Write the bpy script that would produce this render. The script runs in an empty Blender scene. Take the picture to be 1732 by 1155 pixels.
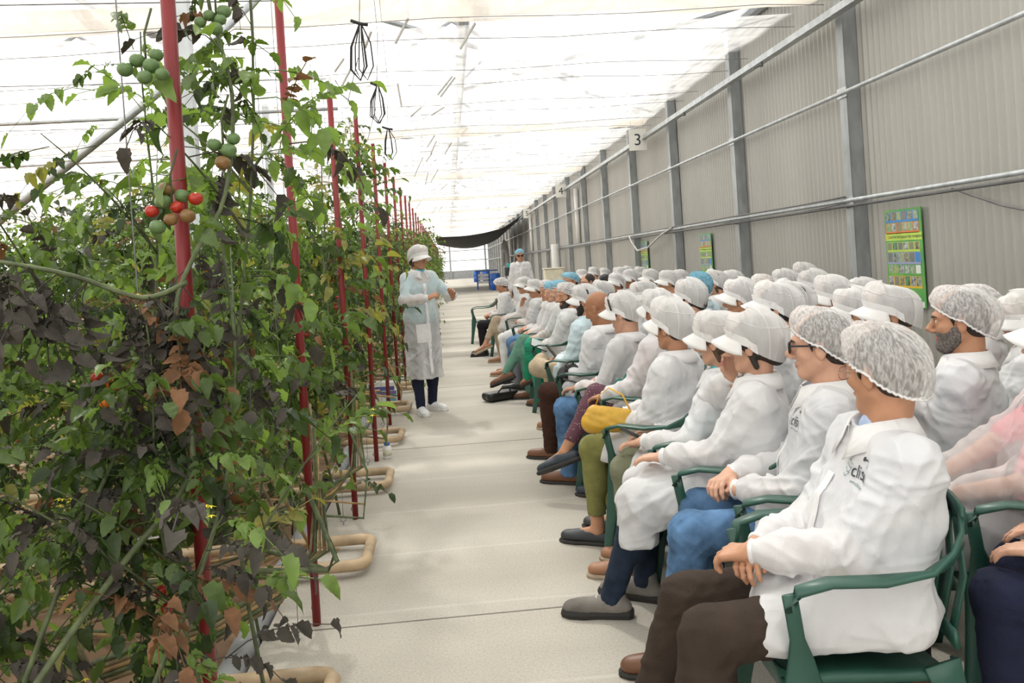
import bpy, math, random
import numpy as np
from mathutils import Vector, Matrix
from mathutils.bvhtree import BVHTree

SC = bpy.context.scene
COL = SC.collection
PI = math.pi

# ------------------------------------------------------------------ camera
CAM_H = 1.5
F_PX = 1400.0
yaw = math.atan(108.0 / F_PX)
rho = 0.062
_f = Vector((math.sin(yaw), math.cos(yaw), 0))
_r0 = Vector((math.cos(yaw), -math.sin(yaw), 0))
_u0 = Vector((0, 0, 1))
_r = math.cos(rho) * _r0 - math.sin(rho) * _u0
_u = math.sin(rho) * _r0 + math.cos(rho) * _u0
cam_d = bpy.data.cameras.new('camera')
cam = bpy.data.objects.new('camera', cam_d)
COL.objects.link(cam)
cam.matrix_world = Matrix(((_r.x, _u.x, -_f.x, 0), (_r.y, _u.y, -_f.y, 0), (_r.z, _u.z, -_f.z, CAM_H), (0, 0, 0, 1)))
cam_d.sensor_width = 36
cam_d.lens = F_PX / 1732 * 36
cam_d.shift_y = -134.4 / 1732
cam_d.clip_start = 0.05
cam_d.clip_end = 400
SC.camera = cam

# ------------------------------------------------------------------ sky, sun, exposure
world = bpy.data.worlds.new('sky')
SC.world = world
world.use_nodes = True
wn = world.node_tree.nodes['Background']
wn.inputs[0].default_value = (1.0, 0.985, 0.955, 1)
wn.inputs[1].default_value = 1.9
sun_d = bpy.data.lights.new('sun', 'SUN')
sun_d.energy = 2.6
sun_d.angle = math.radians(3)
sun_d.color = (1, 0.955, 0.88)
sun = bpy.data.objects.new('sun', sun_d)
COL.objects.link(sun)
sun.rotation_euler = Vector((0.16, -0.6, -0.78)).to_track_quat('-Z', 'Y').to_euler()
SC.view_settings.view_transform = 'Standard'
SC.view_settings.look = 'None'
SC.view_settings.gamma = 1
SC.view_settings.exposure = 0.1
SC.view_settings.use_curve_mapping = False
SC.cycles.max_bounces = 7
SC.cycles.diffuse_bounces = 4
SC.cycles.transparent_max_bounces = 16
SC.cycles.transmission_bounces = 4
SC.cycles.use_denoising = True
SC.cycles.caustics_reflective = False
SC.cycles.caustics_refractive = False

# ------------------------------------------------------------------ helpers
def link_mesh(name, V, F, mats=None, parent=None, smooth=True, mi=None, uv=None):
    """V (n,3); F (m,3|4) array or list of arrays/lists; one mesh object."""
    V = np.asarray(V, dtype=np.float32).reshape(-1, 3)
    me = bpy.data.meshes.new(name)
    if isinstance(F, np.ndarray):
        Fl = [F] if len(F) else []
    else:
        Fl = F
    if Fl and not isinstance(Fl[0], np.ndarray):
        me.from_pydata([tuple(map(float, v)) for v in V], [], [tuple(int(i) for i in f) for f in Fl])
        nf = len(Fl)
    else:
        me.vertices.add(len(V))
        me.vertices.foreach_set('co', V.ravel())
        nl = sum(f.size for f in Fl)
        nf = sum(len(f) for f in Fl)
        me.loops.add(nl)
        me.polygons.add(nf)
        me.loops.foreach_set('vertex_index', np.concatenate([f.ravel() for f in Fl]).astype(np.int32) if Fl else np.zeros(0, np.int32))
        tot = np.concatenate([np.full(len(f), f.shape[1]) for f in Fl]).astype(np.int32)
        st = np.concatenate([[0], np.cumsum(tot)[:-1]]).astype(np.int32)
        me.polygons.foreach_set('loop_start', st)
        me.polygons.foreach_set('loop_total', tot)
        me.update(calc_edges=True)
    if smooth:
        me.polygons.foreach_set('use_smooth', np.ones(nf, dtype=bool))
    if mats is not None:
        for m in (mats if isinstance(mats, (list, tuple)) else [mats]):
            me.materials.append(m)
    if mi is not None:
        me.polygons.foreach_set('material_index', np.asarray(mi, dtype=np.int32))
    if uv is not None:
        lay = me.uv_layers.new(name='UVMap')
        vi = np.zeros(len(me.loops), dtype=np.int32)
        me.loops.foreach_get('vertex_index', vi)
        lay.data.foreach_set('uv', np.asarray(uv, dtype=np.float32)[vi].ravel())
    o = bpy.data.objects.new(name, me)
    COL.objects.link(o)
    if parent is not None:
        o.parent = parent
    return o

def tag(o, label=None, cat=None, group=None, kind=None):
    if label: o['label'] = label
    if cat: o['category'] = cat
    if group: o['group'] = group
    if kind: o['kind'] = kind
    return o

def empty(name, loc=(0, 0, 0), rz=0.0):
    o = bpy.data.objects.new(name, None)
    o.empty_display_size = 0.1
    COL.objects.link(o)
    o.location = loc
    o.rotation_euler = (0, 0, rz)
    return o

def dup_tree(o, parent=None):
    c = o.copy()
    COL.objects.link(c)
    c.parent = parent
    for ch in list(o.children):
        dup_tree(ch, c)
    return c

class MB:
    """collects shapes into one mesh"""
    def __init__(s): s.V = []; s.F = []; s.n = 0; s.M = []
    def add(s, V, F, m=0):
        V = np.asarray(V, dtype=float).reshape(-1, 3)
        s.V.append(V)
        for f in F: s.F.append(tuple(int(i) + s.n for i in f)); s.M.append(m)
        s.n += len(V)
        return s
    def box(s, x0, y0, z0, x1, y1, z1, m=0):
        V = [(x0,y0,z0),(x1,y0,z0),(x1,y1,z0),(x0,y1,z0),(x0,y0,z1),(x1,y0,z1),(x1,y1,z1),(x0,y1,z1)]
        return s.add(V, [(0,3,2,1),(4,5,6,7),(0,1,5,4),(1,2,6,5),(2,3,7,6),(3,0,4,7)], m)
    def tube(s, pts, r, n=8, m=0, cap=True):
        P = [Vector(p) for p in pts]
        R = r if isinstance(r, (list, tuple)) else [r] * len(P)
        V = []; F = []
        t0 = (P[1] - P[0]).normalized()
        a = t0.orthogonal().normalized()
        for i, p in enumerate(P):
            t = (P[min(i+1, len(P)-1)] - P[max(i-1, 0)]).normalized()
            a = (a - t * a.dot(t))
            a = a.normalized() if a.length > 1e-6 else t.orthogonal().normalized()
            b = t.cross(a)
            for k in range(n):
                q = 2 * PI * k / n
                V.append(p + (a * math.cos(q) + b * math.sin(q)) * R[i])
        for i in range(len(P) - 1):
            for k in range(n):
                F.append((i*n+k, i*n+(k+1) % n, (i+1)*n+(k+1) % n, (i+1)*n+k))
        if cap:
            F.append(tuple(range(n))[::-1]); F.append(tuple((len(P)-1)*n+k for k in range(n)))
        return s.add(V, F, m)
    def lathe(s, prof, n=20, c=(0,0,0), m=0):
        V = []; F = []
        for (r, z) in prof:
            for k in range(n):
                q = 2*PI*k/n
                V.append((c[0]+r*math.cos(q), c[1]+r*math.sin(q), c[2]+z))
        for i in range(len(prof)-1):
            for k in range(n):
                F.append((i*n+k, i*n+(k+1) % n, (i+1)*n+(k+1) % n, (i+1)*n+k))
        F.append(tuple(range(n))[::-1]); F.append(tuple((len(prof)-1)*n+k for k in range(n)))
        return s.add(V, F, m)
    def strip(s, pts, nrm, w, th, m=0):
        """flat bar swept along pts; nrm = list of width directions; w width, th thickness (lists or floats)"""
        P = [Vector(p) for p in pts]; k = len(P)
        W = w if isinstance(w, (list, tuple)) else [w]*k
        V = []; F = []
        for i, p in enumerate(P):
            t = (P[min(i+1, k-1)] - P[max(i-1, 0)]).normalized()
            a = Vector(nrm[i] if isinstance(nrm, list) else nrm)
            a = (a - t*a.dot(t)).normalized()
            b = t.cross(a)
            h = W[i]/2; e = th/2; c = min(e*0.6, h*0.3)
            for (x, y) in ((-h+c,-e),(h-c,-e),(h,-e+c),(h,e-c),(h-c,e),(-h+c,e),(-h,e-c),(-h,-e+c)):
                V.append(p + a*x + b*y)
        for i in range(k-1):
            for j in range(8):
                F.append((i*8+j, i*8+(j+1) % 8, (i+1)*8+(j+1) % 8, (i+1)*8+j))
        F.append(tuple(range(8))[::-1]); F.append(tuple((k-1)*8+j for j in range(8)))
        return s.add(V, F, m)
    def build(s, name, mats, parent=None, smooth=False, bevel=0):
        V = np.concatenate(s.V)
        o = link_mesh(name, V, s.F, mats, parent, smooth, mi=s.M if max(s.M) > 0 else None)
        if bevel:
            b = o.modifiers.new('bevel', 'BEVEL'); b.width = bevel; b.segments = 2; b.limit_method = 'ANGLE'
        if smooth == 'auto':
            o.data.polygons.foreach_set('use_smooth', np.ones(len(o.data.polygons), dtype=bool))
        return o

# ------------------------------------------------------------------ materials
MATS = {}
def nodes_of(name):
    m = bpy.data.materials.new(name); m.use_nodes = True
    nt = m.node_tree
    return m, nt, nt.nodes['Principled BSDF'], nt.nodes['Material Output']

def pmat(name, col, rough=0.6, metal=0.0, var=0.12, vscale=6.0, bump=0.0, bscale=60.0, spec=0.5, sss=0.0, col2=None, detail=4.0, coord='Object', stretch=None):
    """principled with a noise-mixed colour and noise bump"""
    if name in MATS: return MATS[name]
    m, nt, p, out = nodes_of(name)
    N = nt.nodes; L = nt.links
    tc = N.new('ShaderNodeTexCoord')
    src = tc.outputs[coord]
    if stretch:
        mp = N.new('ShaderNodeMapping'); mp.inputs['Scale'].default_value = stretch
        L.new(src, mp.inputs[0]); src = mp.outputs[0]
    nz = N.new('ShaderNodeTexNoise'); nz.inputs['Scale'].default_value = vscale; nz.inputs['Detail'].default_value = detail
    L.new(src, nz.inputs['Vector'])
    cr = N.new('ShaderNodeValToRGB')
    c = np.array(col[:3]); c2 = np.array(col2[:3]) if col2 else np.clip(c*(1-var*1.6), 0, 1)
    c1 = c if col2 else np.clip(c*(1+var), 0, 1)
    cr.color_ramp.elements[0].color = (*c2, 1); cr.color_ramp.elements[1].color = (*c1, 1)
    cr.color_ramp.elements[0].position = 0.3; cr.color_ramp.elements[1].position = 0.7
    L.new(nz.outputs['Fac'], cr.inputs[0]); L.new(cr.outputs[0], p.inputs['Base Color'])
    p.inputs['Roughness'].default_value = rough; p.inputs['Metallic'].default_value = metal
    p.inputs['Specular IOR Level'].default_value = spec
    if sss: 
        p.inputs['Subsurface Weight'].default_value = sss
        p.inputs['Subsurface Radius'].default_value = (0.02, 0.008, 0.004)
        p.inputs['Subsurface Scale'].default_value = 0.5
    if bump:
        n2 = N.new('ShaderNodeTexNoise'); n2.inputs['Scale'].default_value = bscale; n2.inputs['Detail'].default_value = 5
        L.new(src, n2.inputs['Vector'])
        b = N.new('ShaderNodeBump'); b.inputs['Strength'].default_value = bump; b.inputs['Distance'].default_value = 0.01
        L.new(n2.outputs['Fac'], b.inputs['Height']); L.new(b.outputs[0], p.inputs['Normal'])
    MATS[name] = m
    return m

def cloth_sheet(name, col, alpha, rough=0.9, transl=0.25, crease=0.5, cscale=9.0, patt=0.0):
    """thin non-woven cloth: diffuse + translucent, part see-through, creased"""
    if name in MATS: return MATS[name]
    m, nt, p, out = nodes_of(name)
    N = nt.nodes; L = nt.links
    N.remove(p)
    tc = N.new('ShaderNodeTexCoord')
    # crumples: warped cells whose edges read as crisp creases
    nz = N.new('ShaderNodeTexNoise'); nz.inputs['Scale'].default_value = 3.5; nz.inputs['Detail'].default_value = 3
    L.new(tc.outputs['Object'], nz.inputs['Vector'])
    vm = N.new('ShaderNodeVectorMath'); vm.operation = 'MULTIPLY_ADD'; vm.inputs[1].default_value = (0.34, 0.34, 0.34)
    L.new(nz.outputs['Color'], vm.inputs[0]); L.new(tc.outputs['Object'], vm.inputs[2])
    mpv = N.new('ShaderNodeMapping'); mpv.inputs['Scale'].default_value = (1, 1, 0.6); L.new(vm.outputs[0], mpv.inputs[0])
    vo = N.new('ShaderNodeTexVoronoi'); vo.inputs['Scale'].default_value = cscale; L.new(mpv.outputs[0], vo.inputs['Vector'])
    v2 = N.new('ShaderNodeTexVoronoi'); v2.inputs['Scale'].default_value = cscale*2.3; L.new(mpv.outputs[0], v2.inputs['Vector'])
    c = N.new('ShaderNodeMath'); c.operation = 'MULTIPLY_ADD'; c.inputs[1].default_value = 0.35; L.new(v2.outputs['Distance'], c.inputs[0]); L.new(vo.outputs['Distance'], c.inputs[2])
    fine = N.new('ShaderNodeTexNoise'); fine.inputs['Scale'].default_value = 420; fine.inputs['Detail'].default_value = 2
    L.new(tc.outputs['Object'], fine.inputs['Vector'])
    ad = N.new('ShaderNodeMath'); ad.operation = 'MULTIPLY_ADD'; ad.inputs[1].default_value = 0.06; L.new(fine.outputs['Fac'], ad.inputs[0]); L.new(c.outputs[0], ad.inputs[2])
    bp = N.new('ShaderNodeBump'); bp.inputs['Strength'].default_value = crease; bp.inputs['Distance'].default_value = 0.014
    L.new(ad.outputs[0], bp.inputs['Height'])
    d = N.new('ShaderNodeBsdfDiffuse'); d.inputs[0].default_value = (*col, 1); L.new(bp.outputs[0], d.inputs['Normal'])
    t = N.new('ShaderNodeBsdfTranslucent'); t.inputs[0].default_value = (*col, 1); L.new(bp.outputs[0], t.inputs['Normal'])
    mx = N.new('ShaderNodeMixShader'); mx.inputs[0].default_value = transl; L.new(d.outputs[0], mx.inputs[1]); L.new(t.outputs[0], mx.inputs[2])
    if alpha < 1:
        tr = N.new('ShaderNodeBsdfTransparent')
        m2 = N.new('ShaderNodeMixShader')
        al = N.new('ShaderNodeMath'); al.operation = 'MULTIPLY_ADD'; al.use_clamp = True
        al.inputs[1].default_value = 0.08; al.inputs[2].default_value = alpha - 0.02
        L.new(c.outputs[0], al.inputs[0])
        L.new(al.outputs[0], m2.inputs[0]); L.new(tr.outputs[0], m2.inputs[1]); L.new(mx.outputs[0], m2.inputs[2])
        mx = m2
    L.new(mx.outputs[0], out.inputs['Surface'])
    MATS[name] = m
    return m

def net_mat(name, col, alpha, density=46.0):
    """crimped hair-net fleece: pleats run with the UV u direction"""
    if name in MATS: return MATS[name]
    m, nt, p, out = nodes_of(name)
    N = nt.nodes; L = nt.links
    N.remove(p)
    tc = N.new('ShaderNodeTexCoord')
    mp = N.new('ShaderNodeMapping'); mp.inputs['Scale'].default_value = (density, 12.0, 1); L.new(tc.outputs['UV'], mp.inputs[0])
    nz = N.new('ShaderNodeTexNoise'); nz.inputs['Scale'].default_value = 1.0; nz.inputs['Detail'].default_value = 2; nz.inputs['Distortion'].default_value = 0.6
    L.new(mp.outputs[0], nz.inputs['Vector'])
    n2 = N.new('ShaderNodeTexNoise'); n2.inputs['Scale'].default_value = 11; n2.inputs['Detail'].default_value = 3
    L.new(tc.outputs['Object'], n2.inputs['Vector'])
    r = N.new('ShaderNodeMapRange'); r.inputs[1].default_value = 0.38; r.inputs[2].default_value = 0.62; r.inputs[3].default_value = alpha-0.13; r.inputs[4].default_value = min(alpha+0.22, 1)
    L.new(nz.outputs['Fac'], r.inputs[0])
    bp = N.new('ShaderNodeBump'); bp.inputs['Strength'].default_value = 0.7; bp.inputs['Distance'].default_value = 0.004
    L.new(nz.outputs['Fac'], bp.inputs['Height'])
    d = N.new('ShaderNodeBsdfDiffuse'); d.inputs[0].default_value = (*col, 1); L.new(bp.outputs[0], d.inputs['Normal'])
    t = N.new('ShaderNodeBsdfTranslucent'); t.inputs[0].default_value = (*col, 1)
    mx = N.new('ShaderNodeMixShader'); mx.inputs[0].default_value = 0.3; L.new(d.outputs[0], mx.inputs[1]); L.new(t.outputs[0], mx.inputs[2])
    tr = N.new('ShaderNodeBsdfTransparent'); m2 = N.new('ShaderNodeMixShader')
    L.new(r.outputs[0], m2.inputs[0]); L.new(tr.outputs[0], m2.inputs[1]); L.new(mx.outputs[0], m2.inputs[2])
    L.new(m2.outputs[0], out.inputs['Surface'])
    MATS[name] = m
    return m
# ------------------------------------------------------------------ the setting
WX = 4.45      # inner face of the corrugated side wall
Y0, Y1 = -9.0, 92.0
CEIL = 4.38

def concrete():
    m, nt, p, out = nodes_of('concrete')
    N = nt.nodes; L = nt.links
    tc = N.new('ShaderNodeTexCoord')
    big = N.new('ShaderNodeTexNoise'); big.inputs['Scale'].default_value = 0.7; big.inputs['Detail'].default_value = 6
    mp = N.new('ShaderNodeMapping'); mp.inputs['Scale'].default_value = (0.35, 1.5, 1)
    L.new(tc.outputs['Object'], mp.inputs[0]); L.new(mp.outputs[0], big.inputs['Vector'])
    fine = N.new('ShaderNodeTexNoise'); fine.inputs['Scale'].default_value = 95; fine.inputs['Detail'].default_value = 6
    L.new(tc.outputs['Object'], fine.inputs['Vector'])
    cr = N.new('ShaderNodeValToRGB'); cr.color_ramp.elements[0].color = (0.40, 0.37, 0.315, 1); cr.color_ramp.elements[1].color = (0.54, 0.51, 0.45, 1)
    cr.color_ramp.elements[0].position = 0.33; cr.color_ramp.elements[1].position = 0.66
    L.new(big.outputs['Fac'], cr.inputs[0])
    cr2 = N.new('ShaderNodeValToRGB'); cr2.color_ramp.elements[0].color = (0.76, 0.75, 0.73, 1); cr2.color_ramp.elements[1].color = (1.0, 1.0, 1.0, 1)
    cr2.color_ramp.elements[0].position = 0.38; cr2.color_ramp.elements[1].position = 0.56
    L.new(fine.outputs['Fac'], cr2.inputs[0])
    mx = N.new('ShaderNodeMix'); mx.data_type = 'RGBA'; mx.blend_type = 'MULTIPLY'; mx.inputs[0].default_value = 0.55
    L.new(cr.outputs[0], mx.inputs[6]); L.new(cr2.outputs[0], mx.inputs[7])
    # pale trowel lines across the path
    sp = N.new('ShaderNodeSeparateXYZ'); L.new(tc.outputs['Object'], sp.inputs[0])
    md = N.new('ShaderNodeMath'); md.operation = 'PINGPONG'; md.inputs[1].default_value = 0.37
    nzl = N.new('ShaderNodeTexNoise'); nzl.inputs['Scale'].default_value = 1.5; L.new(tc.outputs['Object'], nzl.inputs['Vector'])
    ad = N.new('ShaderNodeMath'); ad.operation = 'MULTIPLY_ADD'; ad.inputs[1].default_value = 0.05; L.new(nzl.outputs['Fac'], ad.inputs[0]); L.new(sp.outputs[1], ad.inputs[2])
    L.new(ad.outputs[0], md.inputs[0])
    mr = N.new('ShaderNodeMapRange'); mr.inputs[1].default_value = 0; mr.inputs[2].default_value = 0.018; mr.inputs[3].default_value = 0.4; mr.inputs[4].default_value = 0
    L.new(md.outputs[0], mr.inputs[0])
    n4 = N.new('ShaderNodeTexNoise'); n4.inputs['Scale'].default_value = 5; L.new(tc.outputs['Object'], n4.inputs['Vector'])
    ml = N.new('ShaderNodeMath'); ml.operation = 'MULTIPLY'; L.new(mr.outputs[0], ml.inputs[0]); L.new(n4.outputs['Fac'], ml.inputs[1])
    mx2 = N.new('ShaderNodeMix'); mx2.data_type = 'RGBA'; mx2.inputs[7].default_value = (0.78, 0.76, 0.71, 1)
    L.new(ml.outputs[0], mx2.inputs[0]); L.new(mx.outputs[2], mx2.inputs[6])
    L.new(mx2.outputs[2], p.inputs['Base Color'])
    p.inputs['Roughness'].default_value = 0.85
    bp = N.new('ShaderNodeBump'); bp.inputs['Strength'].default_value = 0.25; bp.inputs['Distance'].default_value = 0.004
    L.new(fine.outputs['Fac'], bp.inputs['Height']); L.new(bp.outputs[0], p.inputs['Normal'])
    return m
M_conc = concrete()
mb = MB()
mb.box(-0.86, Y0, -0.12, WX + 0.05, Y1, 0.0)
floor = tag(mb.build('floor', M_conc), kind='structure')
# joints in the slab
M_joint = pmat('slab_joint', (0.2, 0.185, 0.16), 0.9)
mj = MB()
for y in (3.55, 6.95, 10.3, 13.7, 17.1, 20.5, 27, 34):
    mj.box(-0.86, y, -0.001, WX, y + 0.009, 0.0015)
tag(mj.build('trim_1', M_joint), kind='structure')
M_soil = pmat('soil', (0.33, 0.21, 0.13), 0.95, var=0.3, vscale=3, bump=0.9, bscale=22, col2=(0.17, 0.105, 0.06))
nx, ny = 60, 160
xs = np.linspace(-0.86, -9, nx); ys = np.linspace(0, 30, ny)
rs = np.random.RandomState(5)
gx, gy = np.meshgrid(xs, ys, indexing='ij')
gz = -0.085 + 0.035*np.sin((gy-2.1)/1.49*2*PI) * np.clip((-0.95-gx)*4, 0, 1) + rs.uniform(-0.012, 0.012, gx.shape)
idx = np.arange(nx*ny).reshape(nx, ny)
Fq = np.stack([idx[:-1, :-1], idx[:-1, 1:], idx[1:, 1:], idx[1:, :-1]], -1).reshape(-1, 4)
tag(link_mesh('floor_soil', np.stack([gx, gy, gz], -1).reshape(-1, 3), Fq, M_soil), kind='structure')
mb = MB(); mb.box(-32, Y0, -0.3, -0.86, Y1, -0.13)
tag(mb.build('floor_soil', M_soil), kind='structure')

# corrugated wall
def galv(name, col, rough=0.45, metal=0.55):
    return pmat(name, col, rough, metal, var=0.14, vscale=9, bump=0.15, bscale=40, stretch=(1, 1, 0.35))
M_wall = pmat('corrugated_sheet', (0.42, 0.41, 0.375), 0.5, 0.25, var=0.05, vscale=1.3, stretch=(1, 1, 0.3), bump=0.04, bscale=8)
M_steel = galv('galvanised_steel', (0.36, 0.38, 0.385))
M_steel_l = galv('galvanised_pipe', (0.52, 0.55, 0.56), 0.4)
pitch = 0.112
prof = [(0, 0), (0.030, 0), (0.046, 0.020), (0.082, 0.020), (0.098, 0)]
n = int((Y1 - Y0) / pitch)
py = np.concatenate([[Y0 + i*pitch + a for a, b in prof] for i in range(n)])
px = np.tile([WX + 0.012 - b for a, b in prof], n)
zz = np.array([0.0, CEIL + 0.35])
V = np.stack([np.repeat(px, 2), np.repeat(py, 2), np.tile(zz, len(px))], -1)
k = np.arange(len(px) - 1)
Fq = np.stack([2*k, 2*k+2, 2*k+3, 2*k+1], -1)
tag(link_mesh('wall_right', V, Fq, M_wall, smooth=False), kind='structure')
mb = MB(); mb.box(WX + 0.03, Y0, 0, WX + 0.06, Y1, CEIL + 0.35)
tag(mb.build('wall_right_backing', M_wall), kind='structure')

POSTS = [8.5 + 3.44*i for i in range(0, 24)]
for i, y in enumerate(POSTS):
    mb = MB()
    x1 = WX - 0.012
    mb.box(x1 - 0.15, y - 0.075, 0, x1 - 0.143, y + 0.075, 4.72)      # flange
    mb.box(x1 - 0.008, y - 0.075, 0, x1, y + 0.075, 4.72)
    mb.box(x1 - 0.143, y - 0.004, 0, x1 - 0.008, y + 0.004, 4.72)
    mb.box(x1 - 0.145, y - 0.075, 0, x1 - 0.008, y - 0.068, 4.72)
    o = tag(mb.build('wall_post', M_steel), 'grey galvanised steel post against the corrugated wall', 'post', 'steel posts along the corrugated wall')
    for z in (1.86, 3.02):
        pb = MB(); pb.box(x1 - 0.165, y - 0.1, z, x1 - 0.15, y + 0.1, z + 0.11); pb.build('bracket', M_steel_l, o, bevel=0.003)
    if i < 7:
        o['label'] = ['nearest', 'second', 'third', 'fourth', 'fifth', 'sixth', 'seventh'][i] + ' grey steel wall post counted from the camera'; del o['group']
# purlins, cable pipes, upper rail
for (nm, xx, z, r, lab) in (('wall_purlin', 4.30, 1.93, 0.022, 'grey steel purlin pipe running along the wall below head-high cables'),
                       ('wall_purlin', 4.30, 3.07, 0.022, 'grey steel purlin pipe running along the wall at mid height')):
    mb = MB(); mb.tube([(xx - 0.03, Y0, z), (xx - 0.03, Y1, z)], r, 10)
    tag(mb.build(nm, M_steel_l, smooth=True), lab, 'pipe')
M_cable = pmat('dark_cable', (0.12, 0.12, 0.12), 0.5)
def sag_cable(x, z, sag, r, seed):
    rr = random.Random(seed); pts = []
    for i, y in enumerate(POSTS[:-1]):
        s = sag * rr.uniform(0.3, 1.3)
        for k in range(6):
            t = k/6
            pts.append((x, y + 3.44*t, z - s*4*t*(1-t)))
    m = MB(); m.tube(pts, r, 6); return m
c = sag_cable(4.245, 1.905, 0.05, 0.007, 3)
tag(c.build('electric_cable', M_cable, smooth=True), 'dark electric cable tied in slack loops under the lower wall purlin', 'cable')
c = sag_cable(4.245, 1.97, 0.012, 0.01, 4)
tag(c.build('electric_cable', M_cable, smooth=True), 'dark cable lying straight on top of the lower wall purlin', 'cable')
c = MB(); c.tube([(4.38, 6.95 - 0.1, 1.9), (4.38, 6.6, 1.82), (4.38, 6.2, 1.7), (4.38, 5.8, 1.62), (4.38, 5.2, 1.6), (4.38, 4.6, 1.66)], 0.008, 6)
tag(c.build('electric_cable', M_cable, smooth=True), 'thin cable drooping over the wall right of the nearest poster', 'cable')
c = MB(); c.tube([(4.23, 15.3, 1.96), (4.23, 16.2, 1.84), (4.22, 17.2, 1.63), (4.22, 18.2, 1.58), (4.23, 18.8, 1.8), (4.24, 19.0, 1.93)], 0.02, 8)
tag(c.build('electric_cable', pmat('pale_hose', (0.5, 0.5, 0.48), 0.5), smooth=True), 'pale hose hanging in a loop from the purlin behind the far seats', 'hose')
mb = MB(); mb.box(4.14, Y0, 3.84, 4.20, Y1, 3.94); mb.box(4.10, Y0, 3.84, 4.14, Y1, 3.85)
tag(mb.build('screen_rail', M_steel_l), 'long pale steel rail carried by the wall posts under the screen', 'rail')
for y in [6.8 + 3.44*i for i in range(14)]:
    mb = MB(); mb.tube([(4.14, y, 3.80), (4.02, y + 0.02, 3.78)], 0.012, 6); mb.lathe([(0.02, -0.03), (0.024, 0), (0.012, 0.03)], 8, (4.12, y, 3.81))
    tag(mb.build('rail_hook', M_cable), 'small dark roller hook clipped under the steel rail', 'hook', 'hooks under the rail')

# ceiling: shade screen stretched on wires
def screen_mat(name, transp, col, tscale=1):
    m, nt, p, out = nodes_of(name); N = nt.nodes; L = nt.links; N.remove(p)
    tc = N.new('ShaderNodeTexCoord')
    mp = N.new('ShaderNodeMapping'); mp.inputs['Scale'].default_value = (14, 1.6, 1); L.new(tc.outputs['Object'], mp.inputs[0])
    nz = N.new('ShaderNodeTexNoise'); nz.inputs['Scale'].default_value = 1; nz.inputs['Detail'].default_value = 5; L.new(mp.outputs[0], nz.inputs['Vector'])
    mp2 = N.new('ShaderNodeMapping'); mp2.inputs['Scale'].default_value = (0.5, 5.0, 1); L.new(tc.outputs['Object'], mp2.inputs[0])
    n2 = N.new('ShaderNodeTexNoise'); n2.inputs['Scale'].default_value = 1; n2.inputs['Detail'].default_value = 4; L.new(mp2.outputs[0], n2.inputs['Vector'])
    ad = N.new('ShaderNodeMath'); ad.operation = 'ADD'; L.new(nz.outputs['Fac'], ad.inputs[0]); L.new(n2.outputs['Fac'], ad.inputs[1])
    mr = N.new('ShaderNodeMapRange'); mr.inputs[1].default_value = 0.7; mr.inputs[2].default_value = 1.3; mr.inputs[3].default_value = max(transp - 0.2, 0); mr.inputs[4].default_value = min(transp + 0.2, 1)
    L.new(ad.outputs[0], mr.inputs[0])
    t = N.new('ShaderNodeBsdfTranslucent'); t.inputs[0].default_value = (*col, 1)
    d = N.new('ShaderNodeBsdfDiffuse'); d.inputs[0].default_value = (*col, 1)
    mx = N.new('ShaderNodeMixShader'); mx.inputs[0].default_value = 0.3; L.new(t.outputs[0], mx.inputs[1]); L.new(d.outputs[0], mx.inputs[2])
    tr = N.new('ShaderNodeBsdfTransparent'); m2 = N.new('ShaderNodeMixShader'); L.new(mr.outputs[0], m2.inputs[0]); L.new(mx.outputs[0], m2.inputs[1]); L.new(tr.outputs[0], m2.inputs[2])
    L.new(m2.outputs[0], out.inputs['Surface'])
    return m
M_screen = screen_mat('shade_screen', 0.40, (0.93, 0.925, 0.91))
M_band = screen_mat('gathered_screen', 0.05, (0.80, 0.74, 0.66))
BANDS = [17.3 + 8.3*i for i in range(-3, 9)]
xs = np.linspace(-32, WX - 0.02, 50); ys = np.arange(Y0, Y1, 0.35)
gx, gy = np.meshgrid(xs, ys, indexing='ij')
gz = CEIL - 0.035*np.abs(np.sin(gy*PI/1.16)) + 0.02*np.sin(gx*1.3 + gy*0.7)
gap = (BANDS[3] + 0.4 - 0, )
idx = np.arange(gx.size).reshape(gx.shape)
Fq = np.stack([idx[:-1, :-1], idx[:-1, 1:], idx[1:, 1:], idx[1:, :-1]], -1).reshape(-1, 4)
# slots between two screen panels let raw sun onto the path
cy = (gy[:-1, :-1] + gy[1:, 1:]).ravel()/2
keep = np.ones(len(Fq), bool)
for b in BANDS:
    keep &= ~((cy > b + 0.45) & (cy < b + 0.95))
tag(link_mesh('ceiling', np.stack([gx, gy, gz], -1).reshape(-1, 3), Fq[keep], M_screen), kind='structure')
for b in BANDS:                        # gathered packs of screen
    ny2 = 9
    yy = np.linspace(b - 0.45, b + 0.45, ny2)
    gx, gy = np.meshgrid(np.linspace(-32, WX - 0.15, 90), yy, indexing='ij')
    u = (gy - b)/0.45
    gz = CEIL - 0.09 - 0.13*(1-u*u)*(0.75 + 0.25*np.sin(gx*2.7)) + 0.012*np.sin(gy*60)
    idx = np.arange(gx.size).reshape(gx.shape)
    Fq = np.stack([idx[:-1, :-1], idx[:-1, 1:], idx[1:, 1:], idx[1:, :-1]], -1).reshape(-1, 4)
    tag(link_mesh('ceiling_band', np.stack([gx, gy, gz], -1).reshape(-1, 3), Fq, M_band), kind='structure')
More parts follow.
